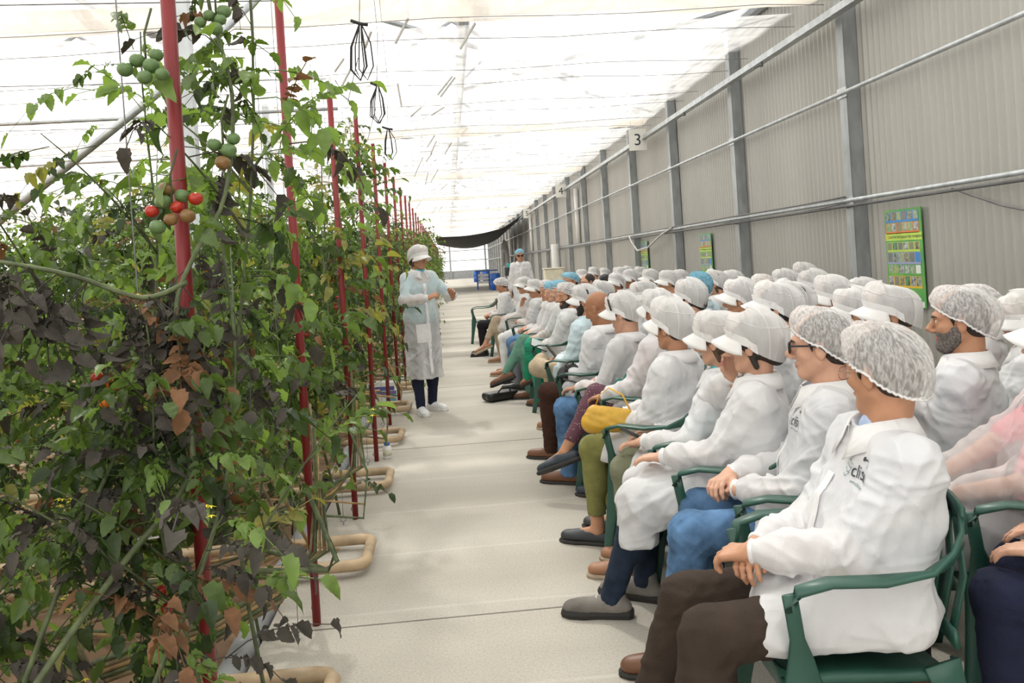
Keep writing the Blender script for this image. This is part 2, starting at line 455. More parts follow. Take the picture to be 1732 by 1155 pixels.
# support wires across the house
M_wire = pmat('screen_wire', (0.2, 0.2, 0.2), 0.5, 0.3)
rr = random.Random(8)
for i in range(46):
    y = 7.3 + i*1.16 + (0.35 if i % 2 else 0)
    mb = MB(); pts = [(x, y + rr.uniform(-.02, .02), 4.12 + 0.02*math.sin(x*2 + i)) for x in np.linspace(-12, 4.3, 24)]
    mb.tube(pts, 0.0045, 4)
    tag(mb.build('screen_wire', M_wire), 'thin dark wire strung across the house under the white screen', 'wire', 'wires under the screen')
# house steelwork above the screen and left columns
M_roof = pmat('roof_steel', (0.36, 0.38, 0.40), 0.5, 0.2)
def truss(y):
    mb = MB()
    for x0 in (-27.6, -19.6, -11.6, -3.6):
        x1 = x0 + 8.0
        mb.tube([(x0, y, 4.55), (x1, y, 4.55)], 0.05, 6)
        mb.tube([(x0, y, 4.6), (x0 + 4, y, 6.9), (x1, y, 4.6)], 0.05, 6)
        for q in range(4):
            a = x0 + 1 + q*2
            mb.tube([(a, y, 4.55), (a, y, 4.6 + 2.3*(1 - abs(a - x0 - 4)/4))], 0.035, 6)
            mb.tube([(a, y, 4.55), (min(a + 2, x1), y, 4.6 + 2.3*max(0, 1 - abs(a + 2 - x0 - 4)/4))], 0.03, 6)
    return mb
for b in BANDS[1:8]:
    tag(truss(b + 1.0).build('roof_truss', M_roof), 'pale grey roof truss showing through the screen', 'truss', 'roof trusses above the screen')
for x in (-3.6, 0.4, 4.4):
    mb = MB(); mb.tube([(x, 0, 4.75), (x, Y1, 4.75)], 0.09, 8)
    tag(mb.build('roof_gutter', M_roof), 'long grey gutter beam above the screen along the house', 'beam', 'gutter beams above the screen')
for (b, x) in ((BANDS[4], 0.9), (BANDS[3], 2.2), (BANDS[5], 0.9)):
    mb = MB(); y = b - 4
    mb.tube([(x - 3, y - 3, 4.65), (x + 2, y + 3.4, 4.7)], 0.04, 6); mb.tube([(x + 2, y - 3, 4.65), (x - 3, y + 3.4, 4.7)], 0.04, 6)
    mb.tube([(x - 0.5, y - 3, 4.7), (x - 0.5, y + 3.4, 6.6)], 0.07, 6)
    mb.tube([(x + 0.2, y - 3.2, 4.7), (x + 0.7, y + 2.4, 6.9)], 0.08, 6)
    tag(mb.build('roof_brace', M_roof), 'crossed grey wind braces showing through the screen', 'brace', 'wind braces above the screen')
for (x, y) in ((-1.72, 5.85), (-2.9, 14.2), (-2.9, 22.5)):
    mb = MB(); mb.box(x - 0.05, y - 0.05, -0.1, x + 0.05, y + 0.05, 4.7)
    tag(mb.build('column', M_steel_l), 'square grey column standing among the tomato rows' + (' nearest the camera' if y < 6 else ' far back'), 'column', None if y < 6 else 'far columns among the rows')
mb = MB(); mb.tube([(-3.9, 7.3, 2.0), (-2.4, 7.3, 3.12), (-1.3, 7.3, 4.1)], 0.035, 10)
tag(mb.build('brace_pipe', M_steel_l, smooth=True), 'slanting grey pipe brace rising through the tomato tops', 'pipe')
for y in (9.2, 12.3):
    mb = MB(); mb.tube([(-9, y, 3.3), (-1.1, y, 3.3)], 0.02, 8)
    tag(mb.build('crossbar', M_steel_l, smooth=True), 'thin grey crossbar above the %s tomato rows' % ('middle' if y < 10 else 'farther'), 'pipe')
# short white slats hanging under the screen
M_slat = pmat('white_slat', (0.75, 0.75, 0.72), 0.4)
SLW = [((-0.69,9.26,4.15),(-0.78,9.41,4.01)),
       ((-0.26,8.83,4.15),(-0.42,8.98,3.93)),
       ((0.46,9.10,4.15),(0.28,9.25,3.91)),
       ((-1.13,10.39,4.15),(-1.27,10.54,4.03)),
       ((-1.08,10.82,4.15),(-1.23,10.97,3.96)),
       ((-0.56,11.90,4.15),(-0.53,12.05,3.84)),
       ((0.26,11.69,4.15),(0.04,11.84,3.92)),
       ((0.22,11.61,4.15),(-0.00,11.76,3.93)),
       ((-0.28,13.74,4.15),(-0.47,13.89,4.03)),
       ((0.10,13.83,4.15),(-0.13,13.98,4.05)),
       ((-0.11,16.77,4.15),(-0.28,16.92,3.94)),
       ((-0.09,17.57,4.15),(-0.23,17.72,3.90)),
       ((0.23,17.85,4.15),(0.07,18.00,3.92)),
       ((-0.21,19.37,4.15),(-0.37,19.52,3.98)),
       ((-0.45,20.01,4.15),(-0.69,20.16,3.71)),
       ((-0.40,23.17,4.15),(-0.50,23.32,3.81)),
       ((-0.11,22.60,4.15),(-0.34,22.75,3.81)),
       ((0.14,26.80,4.15),(-0.10,26.95,3.99)),
       ((-0.93,33.40,4.15),(-1.14,33.55,3.89)),
       ((-0.04,35.68,4.15),(-0.26,35.83,3.89)),
       ((-0.35,36.49,4.15),(-0.59,36.64,3.81))]
for a, b in SLW:
    mb = MB(); mb.tube([a, b], 0.016, 6); mb.tube([a, (a[0], a[1], CEIL - 0.03)], 0.003, 3)
    tag(mb.build('hanging_slat', M_slat), 'short pale slat hanging aslant under the white screen', 'slat', 'pale slats under the screen')

for z in (1.87,):
    mb = MB(); mb.tube([(4.25, Y0, z), (4.25, Y1, z)], 0.014, 8)
    tag(mb.build('wall_pipe', M_cable, smooth=True), 'thin dark pipe clipped close under the lower wall purlin', 'pipe')
# far end wall
M_pane = None
def pane_mat():
    m, nt, p, out = nodes_of('milky_sheet'); N = nt.nodes; L = nt.links; N.remove(p)
    t = N.new('ShaderNodeBsdfTranslucent'); t.inputs[0].default_value = (0.95, 0.95, 0.95, 1)
    tr = N.new('ShaderNodeBsdfTransparent'); mx = N.new('ShaderNodeMixShader'); mx.inputs[0].default_value = 0.5
    L.new(t.outputs[0], mx.inputs[1]); L.new(tr.outputs[0], mx.inputs[2]); L.new(mx.outputs[0], out.inputs['Surface'])
    return m
M_pane = pane_mat()
for nm, a in (('wall_far', (-32, Y1, 0.9, WX, Y1 + 0.02, CEIL)), ('wall_left', (-32.02, Y0, 0, -32, Y1, CEIL)), ('wall_near', (-32, Y0 - 0.02, 0, WX, Y0, CEIL))):
    mb = MB(); mb.box(*a); tag(mb.build(nm, M_pane), kind='structure')
mb = MB(); mb.box(-32, Y1 - 0.1, -0.1, WX, Y1 + 0.1, 0.9)
tag(mb.build('wall_far_base', pmat('plinth', (0.36, 0.38, 0.39), 0.8)), kind='structure')
for i in range(8):
    x = WX - 0.3 - i*3.9
    mb = MB(); mb.box(x - 0.1, Y1 - 0.3, 0, x + 0.1, Y1 - 0.1, CEIL)
    tag(mb.build('end_post', M_steel), 'grey post in front of the bright far end wall', 'post', 'posts of the far end wall')
for z in (2.0, 3.1):
    mb = MB(); mb.box(-32, Y1 - 0.25, z - 0.05, WX, Y1 - 0.12, z + 0.05)
    tag(mb.build('end_rail', M_steel), '%s grey rail across the bright far end wall' % ('lower' if z < 3 else 'upper'), 'rail')
# dark tarp slung below the far screen
gx, gy = np.meshgrid(np.linspace(-0.6, 4.1, 24), np.linspace(44, 58, 10), indexing='ij')
gz = 3.25 + 0.12*(gx - 1.0) - 0.25*np.sin((gx + 0.6)/4.7*PI) - 0.55*np.sin((gy-44)/14*PI)*(0.35+0.65*np.sin((gx + 0.6)/4.7*PI)) + 0.3*np.clip((gx - 3), 0, 2)
idx = np.arange(gx.size).reshape(gx.shape)
Fq = np.stack([idx[:-1, :-1], idx[:-1, 1:], idx[1:, 1:], idx[1:, :-1]], -1).reshape(-1, 4)
o = link_mesh('tarpaulin', np.stack([gx, gy, gz], -1).reshape(-1, 3), Fq, pmat('dark_tarp', (0.06, 0.065, 0.07), 0.6))
s = o.modifiers.new('solid', 'SOLIDIFY'); s.thickness = 0.02
tag(o, 'dark grey tarpaulin sagging below the screen at the far end', 'tarpaulin')
# ------------------------------------------------------------------ implicit surfaces -> one continuous mesh
def v3(*a): return np.array(a, dtype=np.float32)
def cone(a, b, r1, r2):
    a = np.asarray(a, np.float32); b = np.asarray(b, np.float32); ab = b - a; L2 = float(ab @ ab) + 1e-9
    def f(P):
        t = np.clip(((P - a) @ ab) / L2, 0, 1)
        return np.linalg.norm(P - a - t[:, None]*ab, axis=1) - (r1 + (r2 - r1)*t)
    return f
def ell(c, r, R=None):
    c = np.asarray(c, np.float32); r = np.asarray(r, np.float32)
    def f(P):
        Q = P - c
        if R is not None: Q = Q @ R
        k0 = np.linalg.norm(Q / r, axis=1); k1 = np.linalg.norm(Q / (r*r), axis=1) + 1e-9
        return np.where(k0 < 1e-6, -r.min(), k0*(k0-1)/k1)
    return f
def plane(p, n):
    p = np.asarray(p, np.float32); n = np.asarray(n, np.float32); n = n/np.linalg.norm(n)
    return lambda P: (P - p) @ n
def inframe(g, c, R):
    c = np.asarray(c, np.float32); R = np.asarray(R, np.float32)
    return lambda P: g((P - c) @ R)
def smin(a, b, k):
    if k <= 0: return np.minimum(a, b)
    h = np.maximum(k - np.abs(a-b), 0)/k
    return np.minimum(a, b) - h*h*k*0.25

def mesh_sdf(prims, lo, hi, h):
    """prims: list of (op, f, k); op in u s i d. Dense lattice evaluated only near the surface; surface nets."""
    B = 6
    lo = np.array(lo, np.float32); hi = np.array(hi, np.float32)
    nb = np.ceil((hi - lo)/(h*B)).astype(int)
    n = nb*B
    bi = np.stack(np.meshgrid(*[np.arange(k) for k in nb], indexing='ij'), -1).reshape(-1, 3)
    cen = (lo + (bi*B + (B-1)/2)*h).astype(np.float32)
    rad = B*h*0.87
    dc = []; D = np.full(len(cen), 9.0, np.float32)
    for op, f, k in prims:
        if op == 'd': dc.append(None); continue
        v = f(cen).astype(np.float32); dc.append(v)
        if op == 'u': D = smin(D, v, k)
        elif op == 's': D = -smin(-D, v, k)
        elif op == 'i': D = -smin(-D, -v, k)
    act = np.abs(D) < rad*1.35 + 0.015
    G = np.where(D > 0, 1.0, -1.0).astype(np.float32).reshape(nb)
    G = np.repeat(np.repeat(np.repeat(G, B, 0), B, 1), B, 2)
    ai = bi[act]; ac = cen[act]
    if len(ai) == 0: return np.zeros((0, 3)), np.zeros((0, 4), int)
    off = np.stack(np.meshgrid(*[np.arange(B)]*3, indexing='ij'), -1).reshape(-1, 3)
    lat = (ai[:, None, :]*B + off[None])            # (na, B3, 3)
    P = (lo + lat*h).astype(np.float32)
    val = np.full(P.shape[:2], 9.0, np.float32)
    for (op, f, k), c in zip(prims, dc):
        if op == 'd':
            val += f(P.reshape(-1, 3)).reshape(val.shape); continue
        cv = c[act]
        if op == 'i': sel = np.arange(len(ai))
        else: sel = np.nonzero(cv < rad*1.5 + 2*k + 0.03)[0]
        if len(sel) == 0: continue
        v = f(P[sel].reshape(-1, 3)).reshape(len(sel), -1).astype(np.float32)
        if op == 'u': val[sel] = smin(val[sel], v, k)
        elif op == 's': val[sel] = -smin(-val[sel], v, k)
        elif op == 'i': val[sel] = -smin(-val[sel], -v, k)
    G[lat[..., 0], lat[..., 1], lat[..., 2]] = val
    G[0] = 1; G[-1] = 1; G[:, 0] = 1; G[:, -1] = 1; G[:, :, 0] = 1; G[:, :, -1] = 1
    S = G < 0
    cs = np.zeros(tuple(np.array(G.shape)-1), np.int8)
    for dx in (0, 1):
        for dy in (0, 1):
            for dz in (0, 1):
                cs += S[dx:dx+cs.shape[0], dy:dy+cs.shape[1], dz:dz+cs.shape[2]]
    cell = np.nonzero((cs > 0) & (cs < 8))
    C = np.stack(cell, -1)
    idm = np.full(cs.shape, -1, np.int32); idm[cell] = np.arange(len(C))
    cor = [(a, b, c) for a in (0, 1) for b in (0, 1) for c in (0, 1)]
    cv = np.stack([G[C[:, 0]+a, C[:, 1]+b, C[:, 2]+c] for a, b, c in cor], 1)
    acc = np.zeros((len(C), 3), np.float32); cnt = np.zeros(len(C), np.float32)
    for i in range(8):
        for j in range(i+1, 8):
            if sum(abs(p-q) for p, q in zip(cor[i], cor[j])) != 1: continue
            x = (cv[:, i] < 0) != (cv[:, j] < 0)
            if not x.any(): continue
            t = cv[x, i]/(cv[x, i] - cv[x, j])
            acc[x] += np.array(cor[i], np.float32) + t[:, None]*(np.array(cor[j], np.float32) - np.array(cor[i], np.float32)); cnt[x] += 1
    V = lo + (C + acc/cnt[:, None])*h
    quads = []
    for ax in range(3):
        sl0 = [slice(1, -1)]*3; sl1 = [slice(1, -1)]*3
        sl0[ax] = slice(0, -1); sl1[ax] = slice(1, None)
        a = S[tuple(sl0)]; b = S[tuple(sl1)]
        for flip in (0, 1):
            e = np.nonzero((a & ~b) if flip == 0 else (~a & b))
            E = np.stack(e, -1)
            o = [1, 1, 1]; o[ax] = 0; E = E + np.array(o)
            u, w = [(1, 2), (2, 0), (0, 1)][ax]
            du = np.zeros(3, int); du[u] = 1; dw = np.zeros(3, int); dw[w] = 1
            q = [E - du - dw, E - dw, E, E - du]
            q = np.stack([idm[k[:, 0], k[:, 1], k[:, 2]] for k in q], -1)
            quads.append(q if flip == 0 else q[:, ::-1])
    Q = np.concatenate(quads)
    Q = Q[(Q >= 0).all(1)]
    return V, Q

def drop_islands(V, Q, minv=60):
    """keep pieces that are not specks"""
    n = len(V); lab = np.arange(n)
    for _ in range(200):
        m = lab[Q].min(1)
        new = lab.copy()
        for c in range(4): np.minimum.at(new, Q[:, c], m)
        new = new[new]
        if (new == lab).all(): break
        lab = new
    ids, cnt = np.unique(lab, return_counts=True)
    good = set(ids[cnt >= minv].tolist())
    keep = np.isin(lab, list(good))
    Q = Q[keep[Q].all(1)]
    mp = np.cumsum(keep) - 1
    return V[keep], mp[Q]

def folds(seed, amp, wl, stretch=(1, 1, 1)):
    r = np.random.RandomState(seed); D = []
    for i in range(5):
        d = r.normal(size=3)*np.array(stretch); d /= np.linalg.norm(d)
        D.append((d*2*PI/(wl*r.uniform(0.7, 1.8)), r.uniform(0, 6.28), r.normal(size=3)*2*PI/(wl*3.0), r.uniform(0, 6.28)))
    def f(P):
        s = 0
        for d, ph, w, p2 in D:
            q = P @ w.astype(np.float32) + p2
            x = np.sin(P @ d.astype(np.float32) + ph + 1.9*np.sin(q))
            s = s + (2*np.abs(x) - 1)*(0.5+0.5*np.sin(q*1.7+ph))
        return (s*amp/2.2).astype(np.float32)
    return f

# ------------------------------------------------------------------ people
def rotm(yaw_, pitch=0.0, roll=0.0):
    """columns = right, forward, up of a frame turned by yaw (left +), pitched down by pitch"""
    M = Matrix.Rotation(yaw_, 3, 'Z') @ Matrix.Rotation(-pitch, 3, 'X') @ Matrix.Rotation(roll, 3, 'Y')
    return np.array(M, dtype=np.float32)

def ik(a, c, l1, l2, pole):
    a = np.array(a, float); c = np.array(c, float)
    d = c - a; L = np.linalg.norm(d); mx = (l1 + l2)*0.995
    if L > mx: c = a + d/L*mx; d = c - a; L = mx
    x = (l1*l1 - l2*l2 + L*L)/(2*L); hgt = math.sqrt(max(l1*l1 - x*x, 0))
    u = d/L; p = np.array(pole, float); p = p - u*(p @ u); p /= np.linalg.norm(p) + 1e-9
    return a + u*x + p*hgt, c

def hand_prims(w, d, nrm, side, curl=0.5, spread=0.12, s=1.0, thumb=0.7):
    """w wrist, d direction of the fingers, nrm back-of-hand normal, side +1 when the thumb is on +cross(d,nrm)"""
    d = np.array(d, float); d /= np.linalg.norm(d); nrm = np.array(nrm, float); nrm -= d*(nrm @ d); nrm /= np.linalg.norm(nrm)
    t = np.cross(d, nrm)*side
    w = np.array(w, float); P = []
    P.append(('u', cone(w - d*0.03*s, w + d*0.012*s, 0.026*s, 0.024*s), 0.015))
    L = [0.072, 0.079, 0.073, 0.058]
    for i in range(4):
        o = (1.5 - i)*0.0195*s
        k = w + d*0.086*s*(1 - 0.05*abs(i - 1.2)) + t*o*1.08 + nrm*0.003
        P.append(('u', cone(w + d*0.012*s + t*o*0.6, k, 0.0145*s, 0.0115*s), 0.012*s))
        cur = curl*(0.85 + 0.13*i); a = cur*0.55; q = k
        dd = d*math.cos(spread*(1.5-i)*0.5) + t*math.sin(spread*(1.5-i)*0.5)
        for j, fl in enumerate((0.45, 0.31, 0.24)):
            e = q + (dd*math.cos(a) - nrm*math.sin(a))*L[i]*fl*s
            r0 = (0.0098, 0.0088, 0.0080)[j]*s; r1 = (0.0088, 0.0080, 0.0068)[j]*s
            P.append(('u', cone(q, e, r0, r1), 0.004*s)); q = e; a += cur*0.9
    b = w + d*0.02*s + t*0.022*s - nrm*0.006
    k = b + (d*0.75 + t*0.55 - nrm*0.25*thumb)*0.042*s
    e1 = k + (d*0.95 + t*0.15 - nrm*0.35*thumb)*0.032*s
    e2 = e1 + (d*0.97 - t*0.12 - nrm*0.30*thumb)*0.026*s
    P += [('u', cone(b, k, 0.016*s, 0.0125*s), 0.014*s), ('u', cone(k, e1, 0.0118*s, 0.0098*s), 0.005*s), ('u', cone(e1, e2, 0.0098*s, 0.0078*s), 0.004*s)]
    return P

def head_prims(hc, R, s=1.0, fem=False, nose=1.0, jaw=1.0):
    H = lambda f: inframe(f, hc, R)
    E = lambda c, r: H(ell(np.array(c)*s, np.array(r)*s))
    Cn = lambda a, b, r1, r2: H(cone(np.array(a)*s, np.array(b)*s, r1*s, r2*s))
    j = (0.9 if fem else 1.0)*jaw
    P = [('u', E((0, -0.014, 0.035), (0.075, 0.096, 0.083)), 0),
         ('u', E((0, 0.028, -0.028), (0.061*j, 0.06, 0.082)), 0.03),
         ('u', E((0, 0.062, -0.098*j), (0.03*j, 0.024, 0.02)), 0.03)]
    for x in (-1, 1):
        P += [('u', Cn((x*0.056*j, 0.0, -0.055), (x*0.022*j, 0.056, -0.1*j), 0.017, 0.014), 0.03),
              ('u', Cn((x*0.014, 0.088, 0.026), (x*0.046, 0.068, 0.022), 0.009, 0.009), 0.018),
              ('u', E((x*0.043, 0.055, -0.024), (0.02, 0.022, 0.018)), 0.02),
              ('s', E((x*0.031, 0.094, 0.002), (0.0165, 0.014, 0.011)), 0.014),
              ('u', E((x*0.031, 0.074, 0.001), (0.0145, 0.0125, 0.0125)), 0.002),
              ('u', E((x*0.076, -0.006, -0.012), (0.009, 0.019, 0.032)), 0.006),
              ('s', E((x*0.086, 0.0, -0.008), (0.007, 0.009, 0.018)), 0.004)]
    P += [('u', Cn((0, 0.086, 0.012), (0, 0.112*nose, -0.026), 0.0085, 0.0115), 0.014),
          ('u', E((0, 0.098, -0.036), (0.018, 0.013, 0.009)), 0.008),
          ('u', Cn((-0.019, 0.083, -0.0595), (0.019, 0.083, -0.0595), 0.0065, 0.0065), 0.007),
          ('u', E((0, 0.088, -0.0585), (0.014, 0.0075, 0.005)), 0.005),
          ('u', E((0, 0.086, -0.071), (0.016, 0.0075, 0.0065)), 0.006),
          ('s', Cn((-0.02, 0.094, -0.0645), (0.02, 0.094, -0.0645), 0.0025, 0.0025), 0.003)]
    return P

SKINS = {'fair': (0.62, 0.36, 0.25), 'tan': (0.50, 0.26, 0.155), 'brown': (0.37, 0.175, 0.095)}
def skin(k):
    m = pmat('skin_' + k, SKINS[k], 0.5, var=0.06, vscale=25, bump=0.06, bscale=300, spec=0.35, sss=0.12)
    return m
M_lip = pmat('lips', (0.50, 0.19, 0.15), 0.45)
M_hair = {'dark': pmat('hair_dark', (0.035, 0.024, 0.018), 0.55, var=0.5, vscale=200, bump=0.5, bscale=400),
          'black': pmat('hair_black', (0.012, 0.011, 0.012), 0.5, var=0.5, vscale=200, bump=0.5, bscale=400),
          'brown': pmat('hair_brown', (0.10, 0.055, 0.03), 0.55, var=0.4, vscale=200, bump=0.5, bscale=400),
          'blond': pmat('hair_blond', (0.30, 0.19, 0.09), 0.55, var=0.4, vscale=200, bump=0.5, bscale=400),
          'grey': pmat('hair_grey', (0.16, 0.14, 0.125), 0.6, var=0.5, vscale=150, bump=0.5, bscale=400)}
M_eye = pmat('eye_white', (0.75, 0.73, 0.70), 0.2, var=0.02)
M_iris = pmat('iris', (0.03, 0.018, 0.01), 0.15)
M_coat = cloth_sheet('coat_white', (0.82, 0.825, 0.835), 0.88, transl=0.22, crease=0.7, cscale=8)
M_coat_thin = cloth_sheet('coat_white_thin', (0.86, 0.86, 0.865), 0.66, transl=0.25, crease=0.7, cscale=8)
M_coat_sheer = cloth_sheet('coat_white_sheer', (0.88, 0.86, 0.86), 0.42, transl=0.25, crease=0.7, cscale=8)
M_coat_blue = cloth_sheet('coat_pale_blue', (0.74, 0.88, 0.93), 0.88, transl=0.22, crease=0.7, cscale=8)
M_cap = cloth_sheet('cap_white', (0.93, 0.93, 0.92), 0.66, transl=0.3, crease=0.85, cscale=12)
M_visor = cloth_sheet('visor_white', (0.95, 0.95, 0.94), 1.0, transl=0.3, crease=0.15)
M_band_w = cloth_sheet('band_white', (0.93, 0.93, 0.93), 0.97, transl=0.25, crease=0.2, cscale=30)
M_net = net_mat('hairnet_white', (0.92, 0.91, 0.90), 0.47, 95)
M_net_f = net_mat('hairnet_white_far', (0.92, 0.91, 0.90), 0.62, 24)
M_net_b = net_mat('hairnet_blue', (0.36, 0.68, 0.85), 0.82, 24)
M_net_db = net_mat('bouffant_blue', (0.25, 0.52, 0.66), 0.80, 20)
CLOTH = {}
def fabric(k, c, bump=0.35, bs=250, var=0.12, vs=14):
    if k not in CLOTH: CLOTH[k] = pmat('cloth_' + k, c, 0.85, var=var, vscale=vs, bump=bump, bscale=bs, spec=0.2)
    return CLOTH[k]
fabric('brown', (0.045, 0.032, 0.024)); fabric('jeans', (0.10, 0.20, 0.36), var=0.35, vs=9); fabric('darkjeans', (0.022, 0.035, 0.06), var=0.3)
fabric('navy', (0.016, 0.02, 0.045)); fabric('olive', (0.19, 0.20, 0.13)); fabric('lime', (0.21, 0.21, 0.07)); fabric('khaki', (0.50, 0.40, 0.28))
fabric('black', (0.013, 0.013, 0.015)); fabric('green', (0.03, 0.33, 0.19)); fabric('sage', (0.13, 0.28, 0.21)); fabric('grey', (0.17, 0.18, 0.2))
fabric('white', (0.75, 0.76, 0.76)); fabric('red', (0.6, 0.05, 0.05)); fabric('lightblue', (0.45, 0.57, 0.78)); fabric('pink', (0.85, 0.28, 0.33)); fabric('cyan', (0.12, 0.62, 0.72))
fabric('check', (0.34, 0.38, 0.42)); fabric('beige', (0.42, 0.34, 0.24)); fabric('rust', (0.22, 0.08, 0.035)); fabric('darkbrown', (0.05, 0.022, 0.015))
def dotted():
    m, nt, p, out = nodes_of('purple_dotted'); N = nt.nodes; L = nt.links
    tc = N.new('ShaderNodeTexCoord'); vo = N.new('ShaderNodeTexVoronoi'); vo.inputs['Scale'].default_value = 62; vo.inputs['Randomness'].default_value = 0.25
    L.new(tc.outputs['Object'], vo.inputs['Vector'])
    cr = N.new('ShaderNodeValToRGB'); cr.color_ramp.elements[0].color = (0.72, 0.6, 0.58, 1); cr.color_ramp.elements[1].color = (0.115, 0.045, 0.065, 1)
    cr.color_ramp.elements[0].position = 0.12; cr.color_ramp.elements[1].position = 0.2
    L.new(vo.outputs['Distance'], cr.inputs[0]); L.new(cr.outputs[0], p.inputs['Base Color']); p.inputs['Roughness'].default_value = 0.85
    return m
CLOTH['dotted'] = dotted()
M_sole_w = pmat('sole_white', (0.72, 0.72, 0.70), 0.6); M_sole_d = pmat('sole_dark', (0.03, 0.028, 0.026), 0.7); M_sole_t = pmat('sole_tan', (0.42, 0.33, 0.24), 0.7)
SHOES = {'brown': (pmat('leather_brown', (0.16, 0.065, 0.03), 0.45), M_sole_d), 'tan': (pmat('leather_tan', (0.33, 0.16, 0.075), 0.55), M_sole_t),
         'hiking': (pmat('suede_grey', (0.24, 0.22, 0.195), 0.85, var=0.3, bump=0.4, bscale=200), M_sole_d), 'moccasin': (pmat('leather_navy', (0.03, 0.042, 0.06), 0.5), M_sole_d),
         'black': (pmat('leather_black', (0.012, 0.012, 0.012), 0.35), M_sole_d), 'white': (pmat('trainer_white', (0.75, 0.75, 0.76), 0.6, var=0.08, vscale=40), M_sole_w),
         'beige': (pmat('suede_beige', (0.32, 0.27, 0.20), 0.8), M_sole_t), 'flat': (pmat('flat_black', (0.03, 0.035, 0.04), 0.55), M_sole_d),
         'sandal': (pmat('sandal_tan', (0.35, 0.17, 0.09), 0.55), M_sole_t)}
M_frame_b = pmat('frame_black', (0.012, 0.012, 0.014), 0.25); M_frame_g = pmat('frame_gold', (0.55, 0.33, 0.22), 0.25, 0.9)
def glass_mat():
    m, nt, p, out = nodes_of('lens'); N = nt.nodes; L = nt.links; N.remove(p)
    g = N.new('ShaderNodeBsdfGlossy'); g.inputs['Roughness'].default_value = 0.02; t = N.new('ShaderNodeBsdfTransparent'); mx = N.new('ShaderNodeMixShader'); mx.inputs[0].default_value = 0.12
    L.new(t.outputs[0], mx.inputs[1]); L.new(g.outputs[0], mx.inputs[2]); L.new(mx.outputs[0], out.inputs['Surface']); return m
M_lens = glass_mat(); M_lens_d = pmat('lens_dark', (0.02, 0.015, 0.015), 0.1)

def to_world_pts(P, hc, R): return (np.asarray(P, float) @ np.asarray(R, float).T) + np.asarray(hc, float)

def net_mesh(name, hc, R, s, mat, root, seed, puff=1.0, near=True):
    """bouffant net: pleated thin dome from a tight elastic rim"""
    r = np.random.RandomState(seed); nu, nv = (150, 30) if near else (44, 12)
    ph = r.uniform(0, 6.28, 6)
    th = np.linspace(0, 2*PI, nu, endpoint=False); V = []; UV = []
    for j in range(nv):
        v = j/(nv-1)
        for i, t in enumerate(th):
            c, sn = math.cos(t), math.sin(t)         # t=0 right, pi/2 front
            # rim: low at the nape, high on the forehead
            rz = 0.060*max(sn, 0)**1.5 - 0.078*max(-sn, 0)**0.8 + 0.004
            rx, ry = 0.082*c, 0.097*sn - 0.012; kk = 1.0 + 0.10*math.sin(v*PI)**0.7
            el = v*PI/2
            
            k = math.cos(el)**0.86
            bul = 1 + puff*(0.10*math.sin(min(v*3.0, 1)*PI/2))*(1 - 0.35*max(sn, 0))
            x = rx*1.03*k*bul*kk; y = ry*k*bul*kk - puff*0.018*v*(1-v)*2*(1 - sn)
            z = rz*(1 - v)**1.2 + (0.124 + 0.006*puff)*math.sin(el)
            rip = 0.0030*math.sin(t*41 + 2.3*math.sin(t*5+ph[0]) + v*2.5) * (1 - v)**0.6 + 0.0042*math.sin(t*13 + ph[1] + 3*math.sin(3*v+t)) * math.sin(v*PI) + 0.005*math.sin(t*5+ph[2]+v*6)*math.sin(v*PI)
            nrm = Vector((x, y + 0.01, max(z - 0.03, 0.0))).normalized()
            V.append((x + nrm.x*rip, y + nrm.y*rip, z + nrm.z*rip)); UV.append((i/nu, v))
    V = np.array(V)*s
    F = np.array([(j*nu+i, j*nu+(i+1) % nu, (j+1)*nu+(i+1) % nu, (j+1)*nu+i) for j in range(nv-1) for i in range(nu)])
    o = link_mesh(name, to_world_pts(V, hc, R), F, mat, root, uv=UV)
    # elastic rim
    m = MB(); pts = [V[i]*1.01 + np.array([0, 0, 0.002*math.sin(i*1.9)]) for i in range(nu)]; pts.append(pts[0]); 
    m.tube([tuple(p) for p in to_world_pts(pts, hc, R)], 0.0038*s, 6)
    m.build('elastic_rim', M_band_w, o, smooth=True)
    return o

